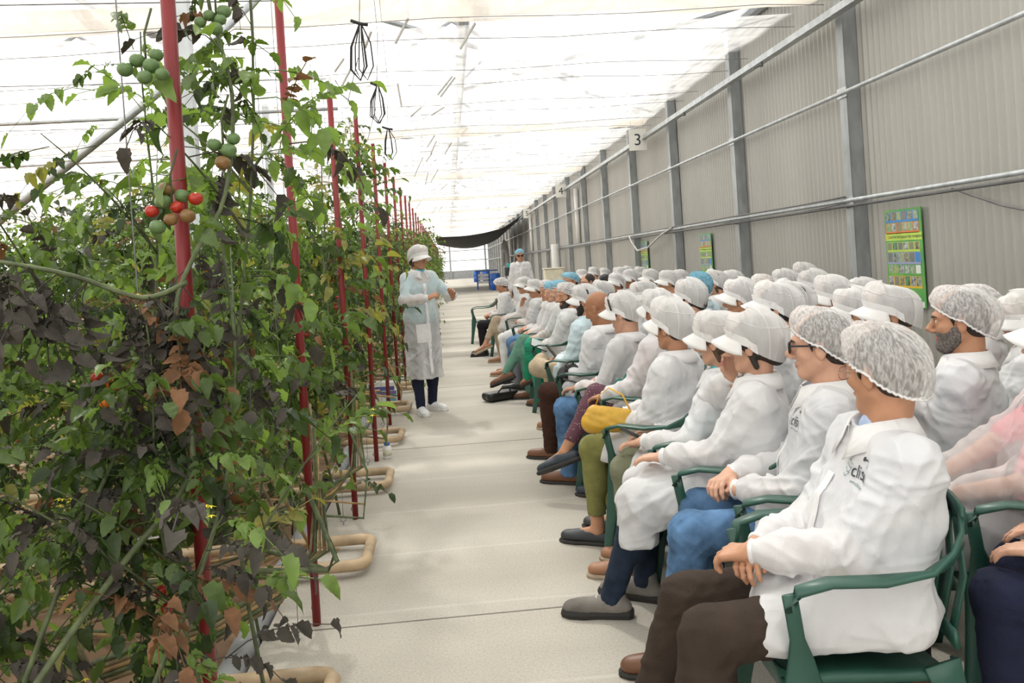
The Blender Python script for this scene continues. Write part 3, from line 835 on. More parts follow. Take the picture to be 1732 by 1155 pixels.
def cap_mesh(hc, R, s, root, seed, near=True, mat=None, tall=1.0, back=1.0):
    """peaked cap with band, limp crown, seam and stiff visor"""
    mat = mat or M_cap
    r = np.random.RandomState(seed); nu, nv = (96, 22) if near else (36, 10)
    ph = r.uniform(0, 6.28, 6); sag = r.uniform(-1, 1)
    V = []
    for j in range(nv):
        v = j/(nv-1)
        for i in range(nu):
            t = 2*PI*i/nu; c, sn = math.cos(t), math.sin(t)
            rz = 0.052*max(sn, 0) - 0.086*max(-sn, 0)**0.8
            el = v*PI/2; k = math.cos(el)**0.76
            bul = 1 + 0.13*math.sin(min(v*2.2, 1)*PI/2)*(0.45 + 0.75*max(-sn, 0)*back)
            x = 0.089*c*k*bul; y = (0.104*sn - 0.010)*k*bul - 0.020*back*math.sin(v*PI)*max(-sn, 0)
            z = rz*(1 - v)**1.1 + (0.140*tall)*math.sin(el)**0.9 - 0.018*v*v*sag*sn
            rip = 0.0055*math.sin(t*7 + ph[0] + 4*v)*math.sin(v*PI) + 0.004*math.sin(t*16 + ph[1] - 3*v)*math.sin(v*PI)**2 + 0.006*math.sin(t*3 + ph[2])*math.sin(v*PI) + (0.0022*math.sin(t*34) if sn < 0 else 0)*(1-v)**2
            n = Vector((x, y, max(z-0.02, 0))).normalized()
            V.append((x+n.x*rip, y+n.y*rip, z+n.z*rip))
    V = np.array(V)*s
    F = np.array([(j*nu+i, j*nu+(i+1) % nu, (j+1)*nu+(i+1) % nu, (j+1)*nu+i) for j in range(nv-1) for i in range(nu)])
    o = link_mesh('cap', to_world_pts(V, hc, R), F, mat, root)
    # front band
    nb = 25; B = []
    for a in np.linspace(-0.1*PI, 1.1*PI, nb):
        c, sn = math.cos(a), math.sin(a); zb = 0.052*max(sn, 0) - 0.086*max(-sn, 0)**0.8
        for (q, dz) in ((1.03, -0.004), (1.07, 0.034)): B.append((0.087*c*q*s, (0.105*sn*q - 0.010)*s, (zb + dz)*s))
    Fb = np.array([(2*i, 2*i+1, 2*i+3, 2*i+2) for i in range(nb-1)])
    link_mesh('band', to_world_pts(B, hc, R), Fb, M_band_w, o)
    # visor
    na, nr_ = 25, 5; W = []
    for i in range(na):
        a = math.radians(14 + 152*i/(na-1)); c, sn = math.cos(a), math.sin(a)
        for k in range(nr_):
            q = k/(nr_-1); ext = 0.068*q*math.sin((a - math.radians(14))/math.radians(152)*PI)**0.55
            W.append((0.089*c*(1 + 0.16*q), 0.107*sn - 0.010 + ext, 0.056*sn**0.8 - 0.002 - 0.019*q - 0.016*q*c*c*2))
    Fv = np.array([(i*nr_+k, (i+1)*nr_+k, (i+1)*nr_+k+1, i*nr_+k+1) for i in range(na-1) for k in range(nr_-1)])
    vo = link_mesh('visor', to_world_pts(np.array(W)*s, hc, R), Fv, M_visor, o)
    sd = vo.modifiers.new('solid', 'SOLIDIFY'); sd.thickness = 0.0015
    # seams across the crown
    m = MB(); k1 = int(nv*0.45)
    ring = [V[k1*nu + i]*1.006 for i in range(nu)]; ring.append(ring[0])
    m.tube([tuple(p) for p in to_world_pts(ring, hc, R)], 0.0016*s, 4)
    i0 = int(nu*0.62)
    m.tube([tuple(p) for p in to_world_pts([V[j*nu+i0]*1.006 for j in range(nv)], hc, R)], 0.0016*s, 4)
    m.build('seam', M_band_w, o, smooth=True)
    return o

def glasses_mesh(hc, R, s, root, kind):
    mf = {'black': M_frame_b, 'gold': M_frame_g, 'sun': M_frame_b, 'thin': M_frame_b}[kind]; rf = {'black': 0.0032, 'gold': 0.0013, 'sun': 0.003, 'thin': 0.0016}[kind]
    m = MB(); ln = MB()
    for x in (-1, 1):
        ring = []
        for k in range(17):
            a = 2*PI*k/16; q = 0.7
            cx = math.copysign(abs(math.cos(a))**q, math.cos(a)); cz = math.copysign(abs(math.sin(a))**q, math.sin(a))
            ring.append((x*0.034 + 0.0255*cx, 0.102 - 0.10*(abs(x*0.034 + 0.0255*cx))**2*6, 0.0 + 0.0185*cz))
        m.tube([tuple(p) for p in to_world_pts(np.array(ring)*s, hc, R)], rf*s, 6, cap=False)
        m.tube([tuple(p) for p in to_world_pts(np.array([(x*0.058, 0.098, 0.008), (x*0.072, 0.088, 0.010), (x*0.080, 0.03, 0.008), (x*0.083, -0.004, 0.004), (x*0.080, -0.022, -0.016)])*s, hc, R)], rf*1.1*s, 6)
        V = to_world_pts(np.array(ring[:16])*s, hc, R); ln.add(V, [tuple(range(16))])
    m.tube([tuple(p) for p in to_world_pts(np.array([(-0.010, 0.101, 0.004), (0, 0.106, 0.007), (0.010, 0.101, 0.004)])*s, hc, R)], rf*s, 6)
    o = m.build('glasses', mf, root, smooth=True)
    ln.build('lens', M_lens_d if kind == 'sun' else M_lens, o)
    return o

def shoe_mesh(ank, d, kind, root, h, up=None):
    """ank = ankle point; d = toe direction (unit 3-vec); sole 8.5 cm below the ankle"""
    d = np.array(d, float); d /= np.linalg.norm(d)
    up = np.array(up if up is not None else (0, 0, 1), float); up -= d*(up @ d); up /= np.linalg.norm(up); rt = np.cross(d, up)
    R = np.stack([rt, d, up], 1)
    base = np.array(ank, float) - up*0.085
    M, S = SHOES[kind]
    low = kind in ('flat', 'moccasin', 'sandal')
    st = 0.028 if kind in ('white', 'hiking') else 0.016
    P = [('u', cone((0, -0.045, 0.04), (0, 0.03, 0.045), 0.036, 0.040), 0.0), ('u', ell((0, 0.12, 0.038), (0.045, 0.08, 0.036 if not low else 0.028)), 0.03),
         ('u', cone((0, 0.03, 0.058), (0, 0.12, 0.036), 0.032, 0.03), 0.02), ('u', ell((0.004, 0.175, 0.030), (0.036, 0.035, 0.027)), 0.02),
         ('i', plane((0, 0, st), (0, 0, -1)), 0.004)]
    if not low: P.insert(1, ('u', cone((0, -0.012, 0.05), (0, -0.018, 0.105 if kind == 'hiking' else 0.082), 0.040, 0.040), 0.02))
    else: P.append(('s', ell((0, 0.015, 0.085), (0.034, 0.068 if kind != 'moccasin' else 0.05, 0.05)), 0.006))
    V, Q = mesh_sdf(P, (-0.07, -0.11, -0.02), (0.07, 0.24, 0.16), h)
    o = link_mesh('shoe', to_world_pts(V, base, R), Q, M, root)
    m = MB(); ol = [(-0.034, -0.07), (-0.036, 0.0), (-0.036, 0.06), (-0.046, 0.12), (-0.040, 0.18), (-0.018, 0.213), (0.016, 0.214), (0.036, 0.19), (0.046, 0.13), (0.040, 0.06), (0.037, 0.0), (0.035, -0.07), (0.018, -0.086), (-0.018, -0.086)]
    n = len(ol); hh = st + 0.004
    VV = [(x, y, 0) for x, y in ol] + [(x*1.06, y*1.02, hh*0.5) for x, y in ol] + [(x*0.98, y*0.99, hh) for x, y in ol]
    m.add(to_world_pts(VV, base, R), [tuple(range(n))] + [(k*n+i, k*n+(i+1) % n, (k+1)*n+(i+1) % n, (k+1)*n+i) for k in (0, 1) for i in range(n)] + [tuple(range(2*n, 3*n))[::-1]])
    m.build('sole', S, o)
    if kind in ('white', 'hiking', 'tan', 'moccasin') and h < 0.008:
        m = MB()
        for q in range(4 if kind != 'moccasin' else 1):
            y = 0.035 + q*0.024; z = 0.094 - q*0.009
            if kind == 'moccasin': y = 0.085; z = 0.062
            m.tube([tuple(p) for p in to_world_pts([(-0.022, y, z - 0.012), (-0.008, y + 0.008, z - 0.001), (0.01, y, z), (0.023, y + 0.006, z - 0.012)], base, R)], 0.0028, 5)
        m.build('shoelace', M_sole_w if kind != 'moccasin' else M_sole_t, o, smooth=True)
    return o

PEOPLE = {}
COATS = {}
def person(key, x, y, hz, face, look, label, group=None, twist=0.22, lean=0.0, pitch=0.12, roll=0.0, hw='cap', hair='dark', longhair=False, beard=None, bald=False,
           skn='fair', shirt='white', coat='thin', pants='navy', shoe='black', legs='plain', hands='lap', hem=0.8, fem=False, glasses=None,
           res=0.011, stand=False, eye=False, capmat=None, spread=0.10, seed=None, feet=None, hand_t=None, logo=False, body_s=1.0, ankle=False, tall=1.0, back=1.0, shirtcollar=None, drape=0.0, kneeh=0.50, foot_fwd=0.0, sr_kw=None):
    """face/look: headings in degrees, 0 = +Y (down the path), 90 = -X (towards the plants). Head centre lands on (x, y, hz)."""
    seed = seed if seed is not None else (sum(ord(c)*(i+3) for i, c in enumerate(key)) % 997)
    rng = np.random.RandomState(seed)
    rz = math.radians(face)
    R0 = np.array(Matrix.Rotation(rz, 3, 'Z'))
    hipz = 0.54 if not stand else 0.90
    hip = np.array([0.0, 0.0, hipz])
    hc = np.array([0.0, lean, hz])
    org = np.array([x, y, 0]) - R0 @ np.array([0, lean, 0])
    root = empty('person', tuple(org), rz)
    tag(root, label, 'person', group)
    PEOPLE[key] = root
    ly = math.radians(look - face)
    R = rotm(ly, pitch, roll)
    hs = 0.96 if fem else 1.0
    shz = hz - (0.212 if not fem else 0.205)
    ya = lean*0.72 - 0.015                      # y at shoulder level
    sw = (0.155 if fem else 0.178)*body_s
    ty = ly*twist                                 # shoulders follow the head a little
    shr = np.array([math.cos(ty)*sw, ya + math.sin(ty)*sw, shz]); shl = np.array([-math.cos(ty)*sw, ya - math.sin(ty)*sw, shz])
    # ---------- legs
    K = {}; A = {}; TD = {}
    thigh, shin = 0.44, 0.42
    for sd in (-1, 1):
        hj = np.array([sd*0.09, 0.02, hipz - 0.02])
        if stand:
            K[sd] = np.array([sd*0.10, 0.03, 0.49]); A[sd] = np.array([sd*0.11, -0.01 + (0.10 if sd == 1 else -0.04), 0.085]); TD[sd] = np.array([sd*0.25, 1, 0])
        else:
            kx = sd*spread*1.25
            K[sd] = np.array([kx, 0.45, kneeh]); ff = foot_fwd if not isinstance(foot_fwd, tuple) else foot_fwd[0 if sd < 0 else 1]
            A[sd] = np.array([kx + sd*0.01, 0.44 + ff, 0.086]); TD[sd] = np.array([sd*0.15, 1, 0])
            if abs(ff) > 0.05: K[sd], A[sd] = ik(hj, A[sd], thigh, shin, (0, 0.5, 1))
    cross = None
    if legs in ('crossL', 'crossR'):
        sd = -1 if legs == 'crossL' else 1; cross = sd
        K[-sd] = np.array([-sd*0.05, 0.45, 0.50]); A[-sd] = np.array([-sd*0.05, 0.40, 0.086])
        K[sd] = np.array([-sd*0.01, 0.46, 0.635]); A[sd] = np.array([-sd*0.17, 0.62, 0.30]); TD[sd] = np.array([-sd*0.35, 0.9, -0.35])
    elif legs in ('ankleL', 'ankleR'):          # ankle resting on the other knee
        sd = -1 if legs == 'ankleL' else 1; cross = sd
        K[-sd] = np.array([-sd*0.10, 0.46, 0.50]); A[-sd] = np.array([-sd*0.10, 0.46, 0.086])
        K[sd] = np.array([sd*0.20, 0.40, 0.60]); A[sd] = np.array([-sd*0.12, 0.56, 0.60]); TD[sd] = np.array([-sd*0.8, 0.45, 0.1])
    # ---------- arms
    Ej = {}; Wr = {}; HD = {}
    ht = dict(hand_t or {})
    def default(sd):
        if hands == 'lap': return np.array([sd*0.045, 0.30 + (0.02 if sd > 0 else 0.0), 0.635 + (0.03 if sd > 0 else 0)]), np.array([-sd*0.85, 0.5, -0.15]), np.array([0, 0.3, 1.0]), 0.75
        if hands == 'knees': return np.array([sd*0.12, 0.34, 0.645]), np.array([-sd*0.2, 1, -0.2]), np.array([0, 0.1, 1.0]), 0.35
        if hands == 'folded': return np.array([-sd*0.06, 0.20, 0.80 + 0.03*sd]), np.array([-sd*1, 0.05, 0.05]), np.array([0, 1, 0.2]), 0.5
        if hands == 'face': return (np.array([0.03, 0.20 + lean, hz - 0.20]), np.array([-0.1, -0.35, 1]), np.array([0.6, 0.8, 0.2]), 0.9) if sd > 0 else (np.array([-0.02, 0.26, 0.70]), np.array([0.9, 0.3, 0]), np.array([0, 0.5, 1]), 0.6)
        return np.array([sd*0.22, 0.10, 0.60]), np.array([0, 0.5, -1]), np.array([sd, 0, 0]), 0.4
    poles = {}
    for sd in (-1, 1):
        t = ht.get(sd) or default(sd)
        tgt, dd, nn, cu = [np.array(q, float) if not isinstance(q, (int, float)) else q for q in t[:4]]
        pole = t[4] if len(t) > 4 else (sd*0.55, -0.6, -0.7)
        s0 = shr if sd > 0 else shl
        e, w = ik(s0, tgt, 0.285*(0.94 if fem else 1), 0.255*(0.94 if fem else 1), pole)
        Ej[sd] = e; Wr[sd] = w; HD[sd] = (dd, nn, cu)
    near = res < 0.0068
    hscale = 0.92 if fem else 1.0
    # ---------- body: head, neck, trunk, arms, hands, legs in one surface
    P = [('u', ell((0, ya*0.5, hipz + 0.10), (0.14, 0.10, 0.16)), 0), ('u', ell((0, ya, shz - 0.10), (0.145, 0.095, 0.16)), 0.06),
         ('u', cone(shl*0.85 + shr*0.15, shr*0.85 + shl*0.15, 0.04, 0.04), 0.06)]
    nb = np.array([0, ya - 0.005, shz + 0.015])
    P += head_prims(hc, R, hs, fem, nose=rng.uniform(0.97, 1.06), jaw=rng.uniform(0.95, 1.06))
    P.append(('u', cone(nb, to_world_pts([(0, -0.028, -0.055)], hc, R)[0], 0.064 if not fem else 0.052, 0.054 if not fem else 0.045), 0.02))
    for sd in (-1, 1):
        s0 = shr if sd > 0 else shl
        P += [('u', cone(s0*np.array([0.92, 1, 1]) - np.array([0, 0, 0.02]), Ej[sd], 0.034, 0.031), 0.03), ('u', cone(Ej[sd], Wr[sd], 0.032, 0.025), 0.02)]
        dd, nn, cu = HD[sd]
        side = 1 if float(np.dot(np.cross(dd, nn), np.array([-sd, 0.3, 0.6]))) > 0 else -1
        P += hand_prims(Wr[sd], dd, nn, side, cu, s=hscale)
        hj = np.array([sd*0.09, 0.02, hipz - 0.02])
        P += [('u', cone(hj, K[sd], 0.07, 0.05), 0.05), ('u', cone(K[sd], A[sd], 0.05, 0.034), 0.03), ('u', ell(K[sd]*0.7 + A[sd]*0.3 + np.array([0, -0.02, 0]), (0.05, 0.05, 0.09)), 0.02)]
        tdn = TD[sd]/np.linalg.norm(TD[sd])
        P.append(('u', cone(A[sd] - np.array([0, 0, 0.02]), A[sd] + tdn*0.14 - np.array([0, 0, 0.045]), 0.034, 0.024), 0.02))
    allp = np.array([hc + 0.16, hc - 0.16] + [K[q] for q in K] + [A[q] for q in A] + [Wr[q] for q in Wr] + [Ej[q] for q in Ej] + [A[q] + TD[q]*0.15 for q in A])
    lo = allp.min(0) - 0.13; hi = allp.max(0) + 0.13; lo[2] = -0.01; lo[0] = min(lo[0], -0.27); hi[0] = max(hi[0], 0.27); lo[1] = min(lo[1], -0.2)
    V, Q = mesh_sdf(P, lo, hi, res)
    V, Q = drop_islands(V, Q, 200)
    # lips
    c = V[Q].mean(1); hl = ((c - hc) @ R)/hs
    lip = (np.abs(hl[:, 0]) < 0.021) & (hl[:, 1] > 0.078) & (np.abs(hl[:, 2] + 0.0645) < 0.0115*(1 - (hl[:, 0]/0.028)**2))
    body = link_mesh('body', V, Q, [skin(skn), M_lip], root, mi=lip.astype(int))
    # ---------- eyes, brows
    if eye or near:
        m = MB(); mi_ = MB(); br = MB()
        for sx in (-1, 1):
            prof = [(0.0106*math.sin(a), -0.0106*math.cos(a)) for a in np.linspace(0.01, PI-0.01, 9)]
            mm = MB(); mm.lathe(prof, 14, (0, 0, 0)); ev = np.concatenate(mm.V) + np.array([sx*0.031, 0.0768, 0.001])
            m.add(to_world_pts(ev*hs, hc, R), mm.F)
            mm = MB(); mm.lathe([(0.0001, 0.0112), (0.003, 0.0110), (0.0050, 0.0100)], 12); ev = np.concatenate(mm.V)[:, [0, 2, 1]] + np.array([sx*0.031, 0.0768, 0.001])
            mi_.add(to_world_pts(ev*hs, hc, R), mm.F)
            br.tube([tuple(p) for p in to_world_pts(np.array([(sx*0.014, 0.0965, 0.020), (sx*0.03, 0.0935, 0.0255), (sx*0.048, 0.078, 0.021)])*hs, hc, R)], [0.003*hs, 0.0036*hs, 0.0018*hs], 6)
        eo = m.build('eyes', M_eye, root, smooth=True); mi_.build('iris', M_iris, eo, smooth=True)
        br.build('eyebrows', M_hair[hair if hair != 'blond' else 'brown'], root, smooth=True)
    # ---------- hair
    if not bald:
        H = lambda f: inframe(f, hc, R)
        Ph = [('u', H(ell(np.array((0, -0.016, 0.035))*hs, np.array((0.0785, 0.097, 0.083))*hs)), 0),
              ('u', H(ell(np.array((0, -0.045, -0.02))*hs, np.array((0.070, 0.062, 0.062))*hs)), 0.02)]
        Ph.append(('s', H(cone(np.array((0, 0.11, -0.06))*hs, np.array((0, 0.13, 0.035))*hs, 0.072*hs, 0.072*hs)), 0.01))
        for sx in (-1, 1):
            Ph.append(('s', H(ell(np.array((sx*0.085, -0.002, -0.03))*hs, np.array((0.03, 0.022, 0.045))*hs)), 0.006))
            Ph.append(('u', H(cone(np.array((sx*0.07, 0.03, 0.03))*hs, np.array((sx*0.069, 0.022, -0.012))*hs, 0.008*hs, 0.004*hs)), 0.004))
        if longhair:
            for sx in (-1, 1): Ph.append(('u', H(cone(np.array((sx*0.066, 0.012, 0.03))*hs, np.array((sx*0.062, -0.02, -0.09))*hs, 0.018*hs, 0.012*hs)), 0.015))
            Ph.append(('u', H(ell(np.array((0, -0.09, -0.03))*hs, np.array((0.055, 0.045, 0.07))*hs)), 0.03))
        V, Q = mesh_sdf(Ph, hc - 0.17, hc + 0.17, min(res, 0.008)); V, Q = drop_islands(V, Q, 40)
        if len(Q): link_mesh('hair', V, Q, M_hair[hair], root)
    if beard:
        Pb = []
        for f in head_prims(hc, R, hs*1.0, fem)[:3]: Pb.append(f)
        H = lambda f: inframe(f, hc, R)
        Pb = [('u', H(ell((0, 0.03, -0.03), (0.0655, 0.064, 0.088))), 0), ('u', H(ell((0, 0.066, -0.1), (0.036, 0.03, 0.026))), 0.03)]
        for sx in (-1, 1): Pb.append(('u', H(cone((sx*0.058, 0.0, -0.05), (sx*0.024, 0.056, -0.102), 0.022, 0.019)), 0.03))
        Pb += [('i', H(plane((0, 0.09, -0.042), (0, 0.75, 1))), 0.008), ('s', H(ell((0, 0.09, -0.066), (0.024, 0.02, 0.012))), 0.006), ('i', H(plane((0, 0.0, 0), (0, -1, 0))), 0.004)]
        Pb.append(('d', folds(seed, 0.0015, 0.008), 0))
        V, Q = mesh_sdf(Pb, hc - 0.16, hc + 0.16, min(res, 0.007)); V, Q = drop_islands(V, Q, 30)
        if len(Q): link_mesh('beard', V, Q, M_hair[beard], root)
    if glasses: glasses_mesh(hc, R, hs, root, glasses)
    # ---------- head wear
    if hw == 'cap': cap_mesh(hc, R, hs*(1.04 if res < 0.0075 else 1.015), root, seed, near=res < 0.009, mat=capmat, tall=tall, back=back)
    elif hw == 'net': net_mesh('hairnet', hc, R, hs*1.05, M_net if near else M_net_f, root, seed, near=res < 0.009, puff=back)
    elif hw == 'bluenet': net_mesh('hairnet', hc, R, hs*1.05, M_net_b, root, seed, near=res < 0.009, puff=back)
    elif hw == 'bouffant': net_mesh('bouffant_cap', hc, R, hs*1.12, M_net_db, root, seed, near=True, puff=1.3)
    # ---------- shirt under the coat, trousers, coat
    Ps = [('u', ell((0, ya*0.4, hipz + 0.08), (0.16*body_s, 0.118, 0.16)), 0), ('u', ell((0, ya, shz - 0.13), (0.165*body_s, 0.105, 0.16)), 0.06), ('u', cone(shl*0.9 + shr*0.1, shr*0.9 + shl*0.1, 0.046, 0.046), 0.06),
          ('u', cone(nb + np.array([0, -0.005, -0.01]), nb + np.array([0, 0.004, 0.035]), 0.068, 0.061), 0.03)]
    for sd in (-1, 1): Ps.append(('u', cone((shr if sd > 0 else shl) - np.array([sd*0.012, 0, 0.02]), Ej[sd]*0.8 + (shr if sd > 0 else shl)*0.2, 0.045, 0.042), 0.03))
    rs_ = max(res, 0.008)
    V, Q = mesh_sdf(Ps, lo, hi, rs_)
    if shirt: link_mesh('shirt', V, Q, CLOTH[shirt], root)
    if shirtcollar or near:
        m = MB(); pts = []; nn = []
        for a in np.linspace(-2.6, 2.6, 22):
            pts.append((math.sin(a)*0.066, ya - 0.002 - math.cos(a)*0.066, shz + 0.052 - 0.03*(abs(a)/2.6)**3)); nn.append(Vector((math.sin(a)*0.35, -math.cos(a)*0.35, 1)))
        m.strip(pts, nn, 0.034, 0.004)
        m.build('shirt_collar', CLOTH[shirt or 'white'], root, smooth='auto')
    Pt = []
    shortleg = ankle
    for sd in (-1, 1):
        hj = np.array([sd*0.085, 0.01, hipz - 0.02]); k, a = K[sd], A[sd]
        a2 = k + (a - k)*(0.80 if shortleg else 1.02)
        fr = (0.056, 0.048) if (fem or shortleg) else (0.068, 0.062)
        Pt += [('u', cone(hj, k, 0.086, 0.066 if fem else 0.074), 0.04), ('u', cone(k, a2, fr[0] + 0.006, fr[1]), 0.035)]
        kk = k + (a - k)*0.35 + np.array([0, -0.018, 0]); Pt.append(('u', ell(kk, (fr[0] + 0.006, fr[0] + 0.008, 0.11)), 0.03))
        dv = (a - k)/np.linalg.norm(a - k)
        Pt.append(('s', cone(a2 + dv*0.055, a2 + dv*0.12, 0.06, 0.06), 0.0))
        if not shortleg and not stand: pass
    Pt.append(('u', ell((0, -0.01, hipz), (0.17, 0.14, 0.12)), 0.05))
    Pt.append(('d', folds(seed+1, 0.0035 if not fem else 0.002, 0.09, (0.5, 0.6, 1.6)), 0))
    V, Q = mesh_sdf(Pt, lo, hi, max(res, 0.0065)); V, Q = drop_islands(V, Q, 80)
    if pants: link_mesh('trousers', V, Q, CLOTH[pants], root)
    bs = body_s
    Pc = [('u', ell((0, ya*0.35 + 0.01, hipz + 0.12), (0.198*bs, 0.155, 0.19)), 0), ('u', ell((0, ya + 0.005, shz - 0.13), (0.195*bs, 0.138, 0.19)), 0.07),
          ('u', cone(shl*0.9 + shr*0.1, shr*0.9 + shl*0.1, 0.072, 0.072), 0.07), ('u', cone(nb + np.array([0, 0, -0.02]), nb + np.array([0, 0.0, 0.012]), 0.088, 0.076), 0.04)]
    SL_ = []
    for sd in (-1, 1):
        s0 = shr if sd > 0 else shl; w, e = Wr[sd], Ej[sd]
        fa = (w - e)/np.linalg.norm(w - e)
        SL_.append((s0, e, w, fa, sd))
    if not stand:
        fr = hem
        for sd in (-1, 1):
            hj = np.array([sd*0.09, 0.0, hipz - 0.02]); k = K[sd]; kx = hj + (k - hj)*fr*1.02
            Pc.append(('u', cone(hj, kx, 0.118, 0.092), 0.06))
            if fr > 0.95:
                Pc.append(('u', cone(k, k + np.array([sd*0.01, 0.015, -0.10 - drape]), 0.088, 0.09), 0.05))
        mid = (K[1] + K[-1])/2*fr*0.9 + hip*0.0 + np.array([0, 0, 0.0]); mid[2] = hipz + 0.01
        Pc.append(('u', cone((0, 0.08, hipz + 0.0), mid, 0.105, 0.06), 0.06))
        Pc.append(('u', ell((0, -0.03, hipz - 0.02), (0.215*bs, 0.15, 0.11)), 0.06))
        Pc.append(('i', plane((0, 0, 0.445 if fr <= 0.95 else 0.39 - drape), (0, 0, -1)), 0.02))
        if fr <= 0.95:
            kk = K[1]*0.5 + K[-1]*0.5; q = np.array([0, 0.0, hipz])*(1-fr) + kk*fr
            Pc.append(('i', plane(q + np.array([0, 0.03, 0]), (0.25*math.sin(seed), 1, 0.35)), 0.01))
            Pc.append(('s', None, 0.0))
    else:
        def skirt(Pp, z0=0.36, z1=hipz + 0.12):
            t = np.clip((z1 - Pp[:, 2])/(z1 - z0), 0, 1)
            ang = np.arctan2(Pp[:, 1], Pp[:, 0])
            a = 0.192 + 0.012*t + 0.009*t*np.sin(ang*7 + 1.3); b = 0.145 + 0.03*t + 0.012*t*np.sin(ang*9)
            d2 = (np.sqrt((Pp[:, 0]/a)**2 + ((Pp[:, 1] - 0.02)/b)**2) - 1)*0.15
            return np.maximum(d2, np.abs(Pp[:, 2] - (z0 + z1)/2) - (z1 - z0)/2)
        Pc.append(('u', skirt, 0.03))
    inter = [p for p in Pc if p[0] == 'i']; Pc = [p for p in Pc if p[0] != 'i' and p[1] is not None]
    Pc.append(('d', folds(seed+2, 0.010, 0.27, (1.2, 1, 0.8)), 0)); Pc += inter
    fs_ = folds(seed+5, 0.009, 0.16, (1, 1, 1))
    wrap = lambda g: (lambda Pp: g(Pp) + fs_(Pp))
    for (s0, e, w, fa, sd) in SL_:
        Pc += [('u', wrap(cone(s0 - np.array([sd*0.012, 0, 0.014]), e, 0.070, 0.063)), 0.05), ('u', wrap(cone(e, w - fa*0.075, 0.064, 0.057)), 0.03), ('u', cone(w - fa*0.075, w - fa*0.022, 0.054, 0.036), 0.02)]
    Pc.append(('d', folds(seed+3, 0.0030, 0.10), 0))
    Pc = [p for p in Pc if p[1] is not None]
    # let the neck opening show the shirt
    Pc.append(('s', cone((0, ya + 0.115, shz + 0.075), (0, ya + 0.155, shz - 0.07), 0.05, 0.012), 0.006))
    Pc.append(('s', cone((0, ya, shz + 0.115), (0, ya, shz + 0.4), 0.082, 0.12), 0.004))
    V, Q = mesh_sdf(Pc, lo - np.array([0.03, 0.03, 0]), hi + np.array([0.03, 0.03, 0]), res); V, Q = drop_islands(V, Q, 150)
    cm = {'white': M_coat, 'thin': M_coat_thin, 'blue': M_coat_blue, 'sheer': M_coat_sheer}[coat]
    co = link_mesh('lab_coat', V, Q, cm, root)
    COATS[key] = (V, Q)
    # collar and cuffs
    na_ = 40 if res < 0.009 else 18; CV = []
    for a in np.linspace(-2.86, 2.86, na_):
        f = abs(a)/2.86
        for (r_, z_) in ((0.076, 0.028), (0.071, 0.070), (0.069, 0.092 - 0.030*f**4), (0.078, 0.096 - 0.032*f**4), (0.092, 0.068 - 0.035*f**3), (0.108 + 0.014*f**2, 0.036 - 0.052*f**4)):
            CV.append((math.sin(a)*r_*1.02, ya - 0.004 - math.cos(a)*r_*1.0 + 0.016*f**2, shz + z_))
    CF = np.array([(i*6+k, i*6+k+1, (i+1)*6+k+1, (i+1)*6+k) for i in range(na_-1) for k in range(5)])
    cl = link_mesh('collar', CV, CF, M_band_w if coat != 'blue' else M_coat_blue, co)
    so = cl.modifiers.new('solid', 'SOLIDIFY'); so.thickness = 0.0025
    if res < 0.009:
        for sd in (-1, 1):
            w, e = Wr[sd], Ej[sd]; fa = (w - e)/np.linalg.norm(w - e)
            m = MB(); m.tube([tuple(w - fa*0.034), tuple(w - fa*0.024), tuple(w - fa*0.012), tuple(w - fa*0.002), tuple(w + fa*0.003)], [0.030, 0.0385, 0.033, 0.0365, 0.031], 22)
            m.build('cuff', M_band_w if coat != 'blue' else M_coat_blue, co, smooth=True)
    if stand or res < 0.0072:
        bv = BVHTree.FromPolygons([tuple(map(float, v)) for v in V], [tuple(int(i) for i in f) for f in Q])
        pts = []
        for z in np.linspace(shz - 0.06, hipz + 0.02 if not stand else 0.40, 26):
            h_ = bv.ray_cast(Vector((0.012, 0.6, z)), Vector((0, -1, 0)))
            if h_[0] is not None: pts.append(h_[0] + Vector((0, 0.0025, 0)))
        for sd in (-1, 1):
            s0 = shr if sd > 0 else shl; ax = Ej[sd] - s0; ax = ax/np.linalg.norm(ax); ax = Vector(ax*0.55 + np.array([sd*0.55, 0, -0.1])).normalized(); ctr = Vector(s0 - np.array([0, 0, 0.035])) - ax*0.004
            p1 = ax.orthogonal().normalized(); p2 = ax.cross(p1); ring = []
            for a in np.linspace(0, 2*PI, 41):
                dd_ = p1*math.cos(a) + p2*math.sin(a); h_ = bv.ray_cast(ctr, dd_, 0.16)
                if h_[0] is not None: ring.append(tuple(h_[0] + dd_*0.0006))
            runs = [ring] if len(ring) == 41 else []
            for rn in runs:
                m = MB(); m.tube(rn, 0.0016, 4); m.build('seam', M_band_w, co, smooth=True)
        if len(pts) > 4 and (stand or key in ('B1', 'A1', 'A2')):
            m = MB(); m.strip(pts, Vector((1, 0, 0)), 0.035, 0.003); m.build('placket', M_band_w, co, smooth='auto')
    # shoes
    if shoe:
        for sd in (-1, 1):
            if stand or A[sd][2] > 0.0:
                up = None
                if A[sd][2] > 0.2:
                    up = (K[sd] - A[sd]); 
                td = TD[sd].copy()
                if A[sd][2] <= 0.2: td[2] = 0
                shoe_mesh(A[sd] + (np.array([0, 0, 0.0])), td, shoe, root, 0.0055 if near else 0.009, up)
    root['_h'] = 0.0
    del root['_h']
    return dict(root=root, hc=hc, R=R, K=K, A=A, W=Wr, E=Ej, shz=shz, ya=ya, face=rz, org=org, hs=hs)

def loc2w(p, q):
    """person-local point -> world"""
    return np.array(Matrix.Rotation(p['face'], 3, 'Z')) @ np.array(q, float) + p['org']
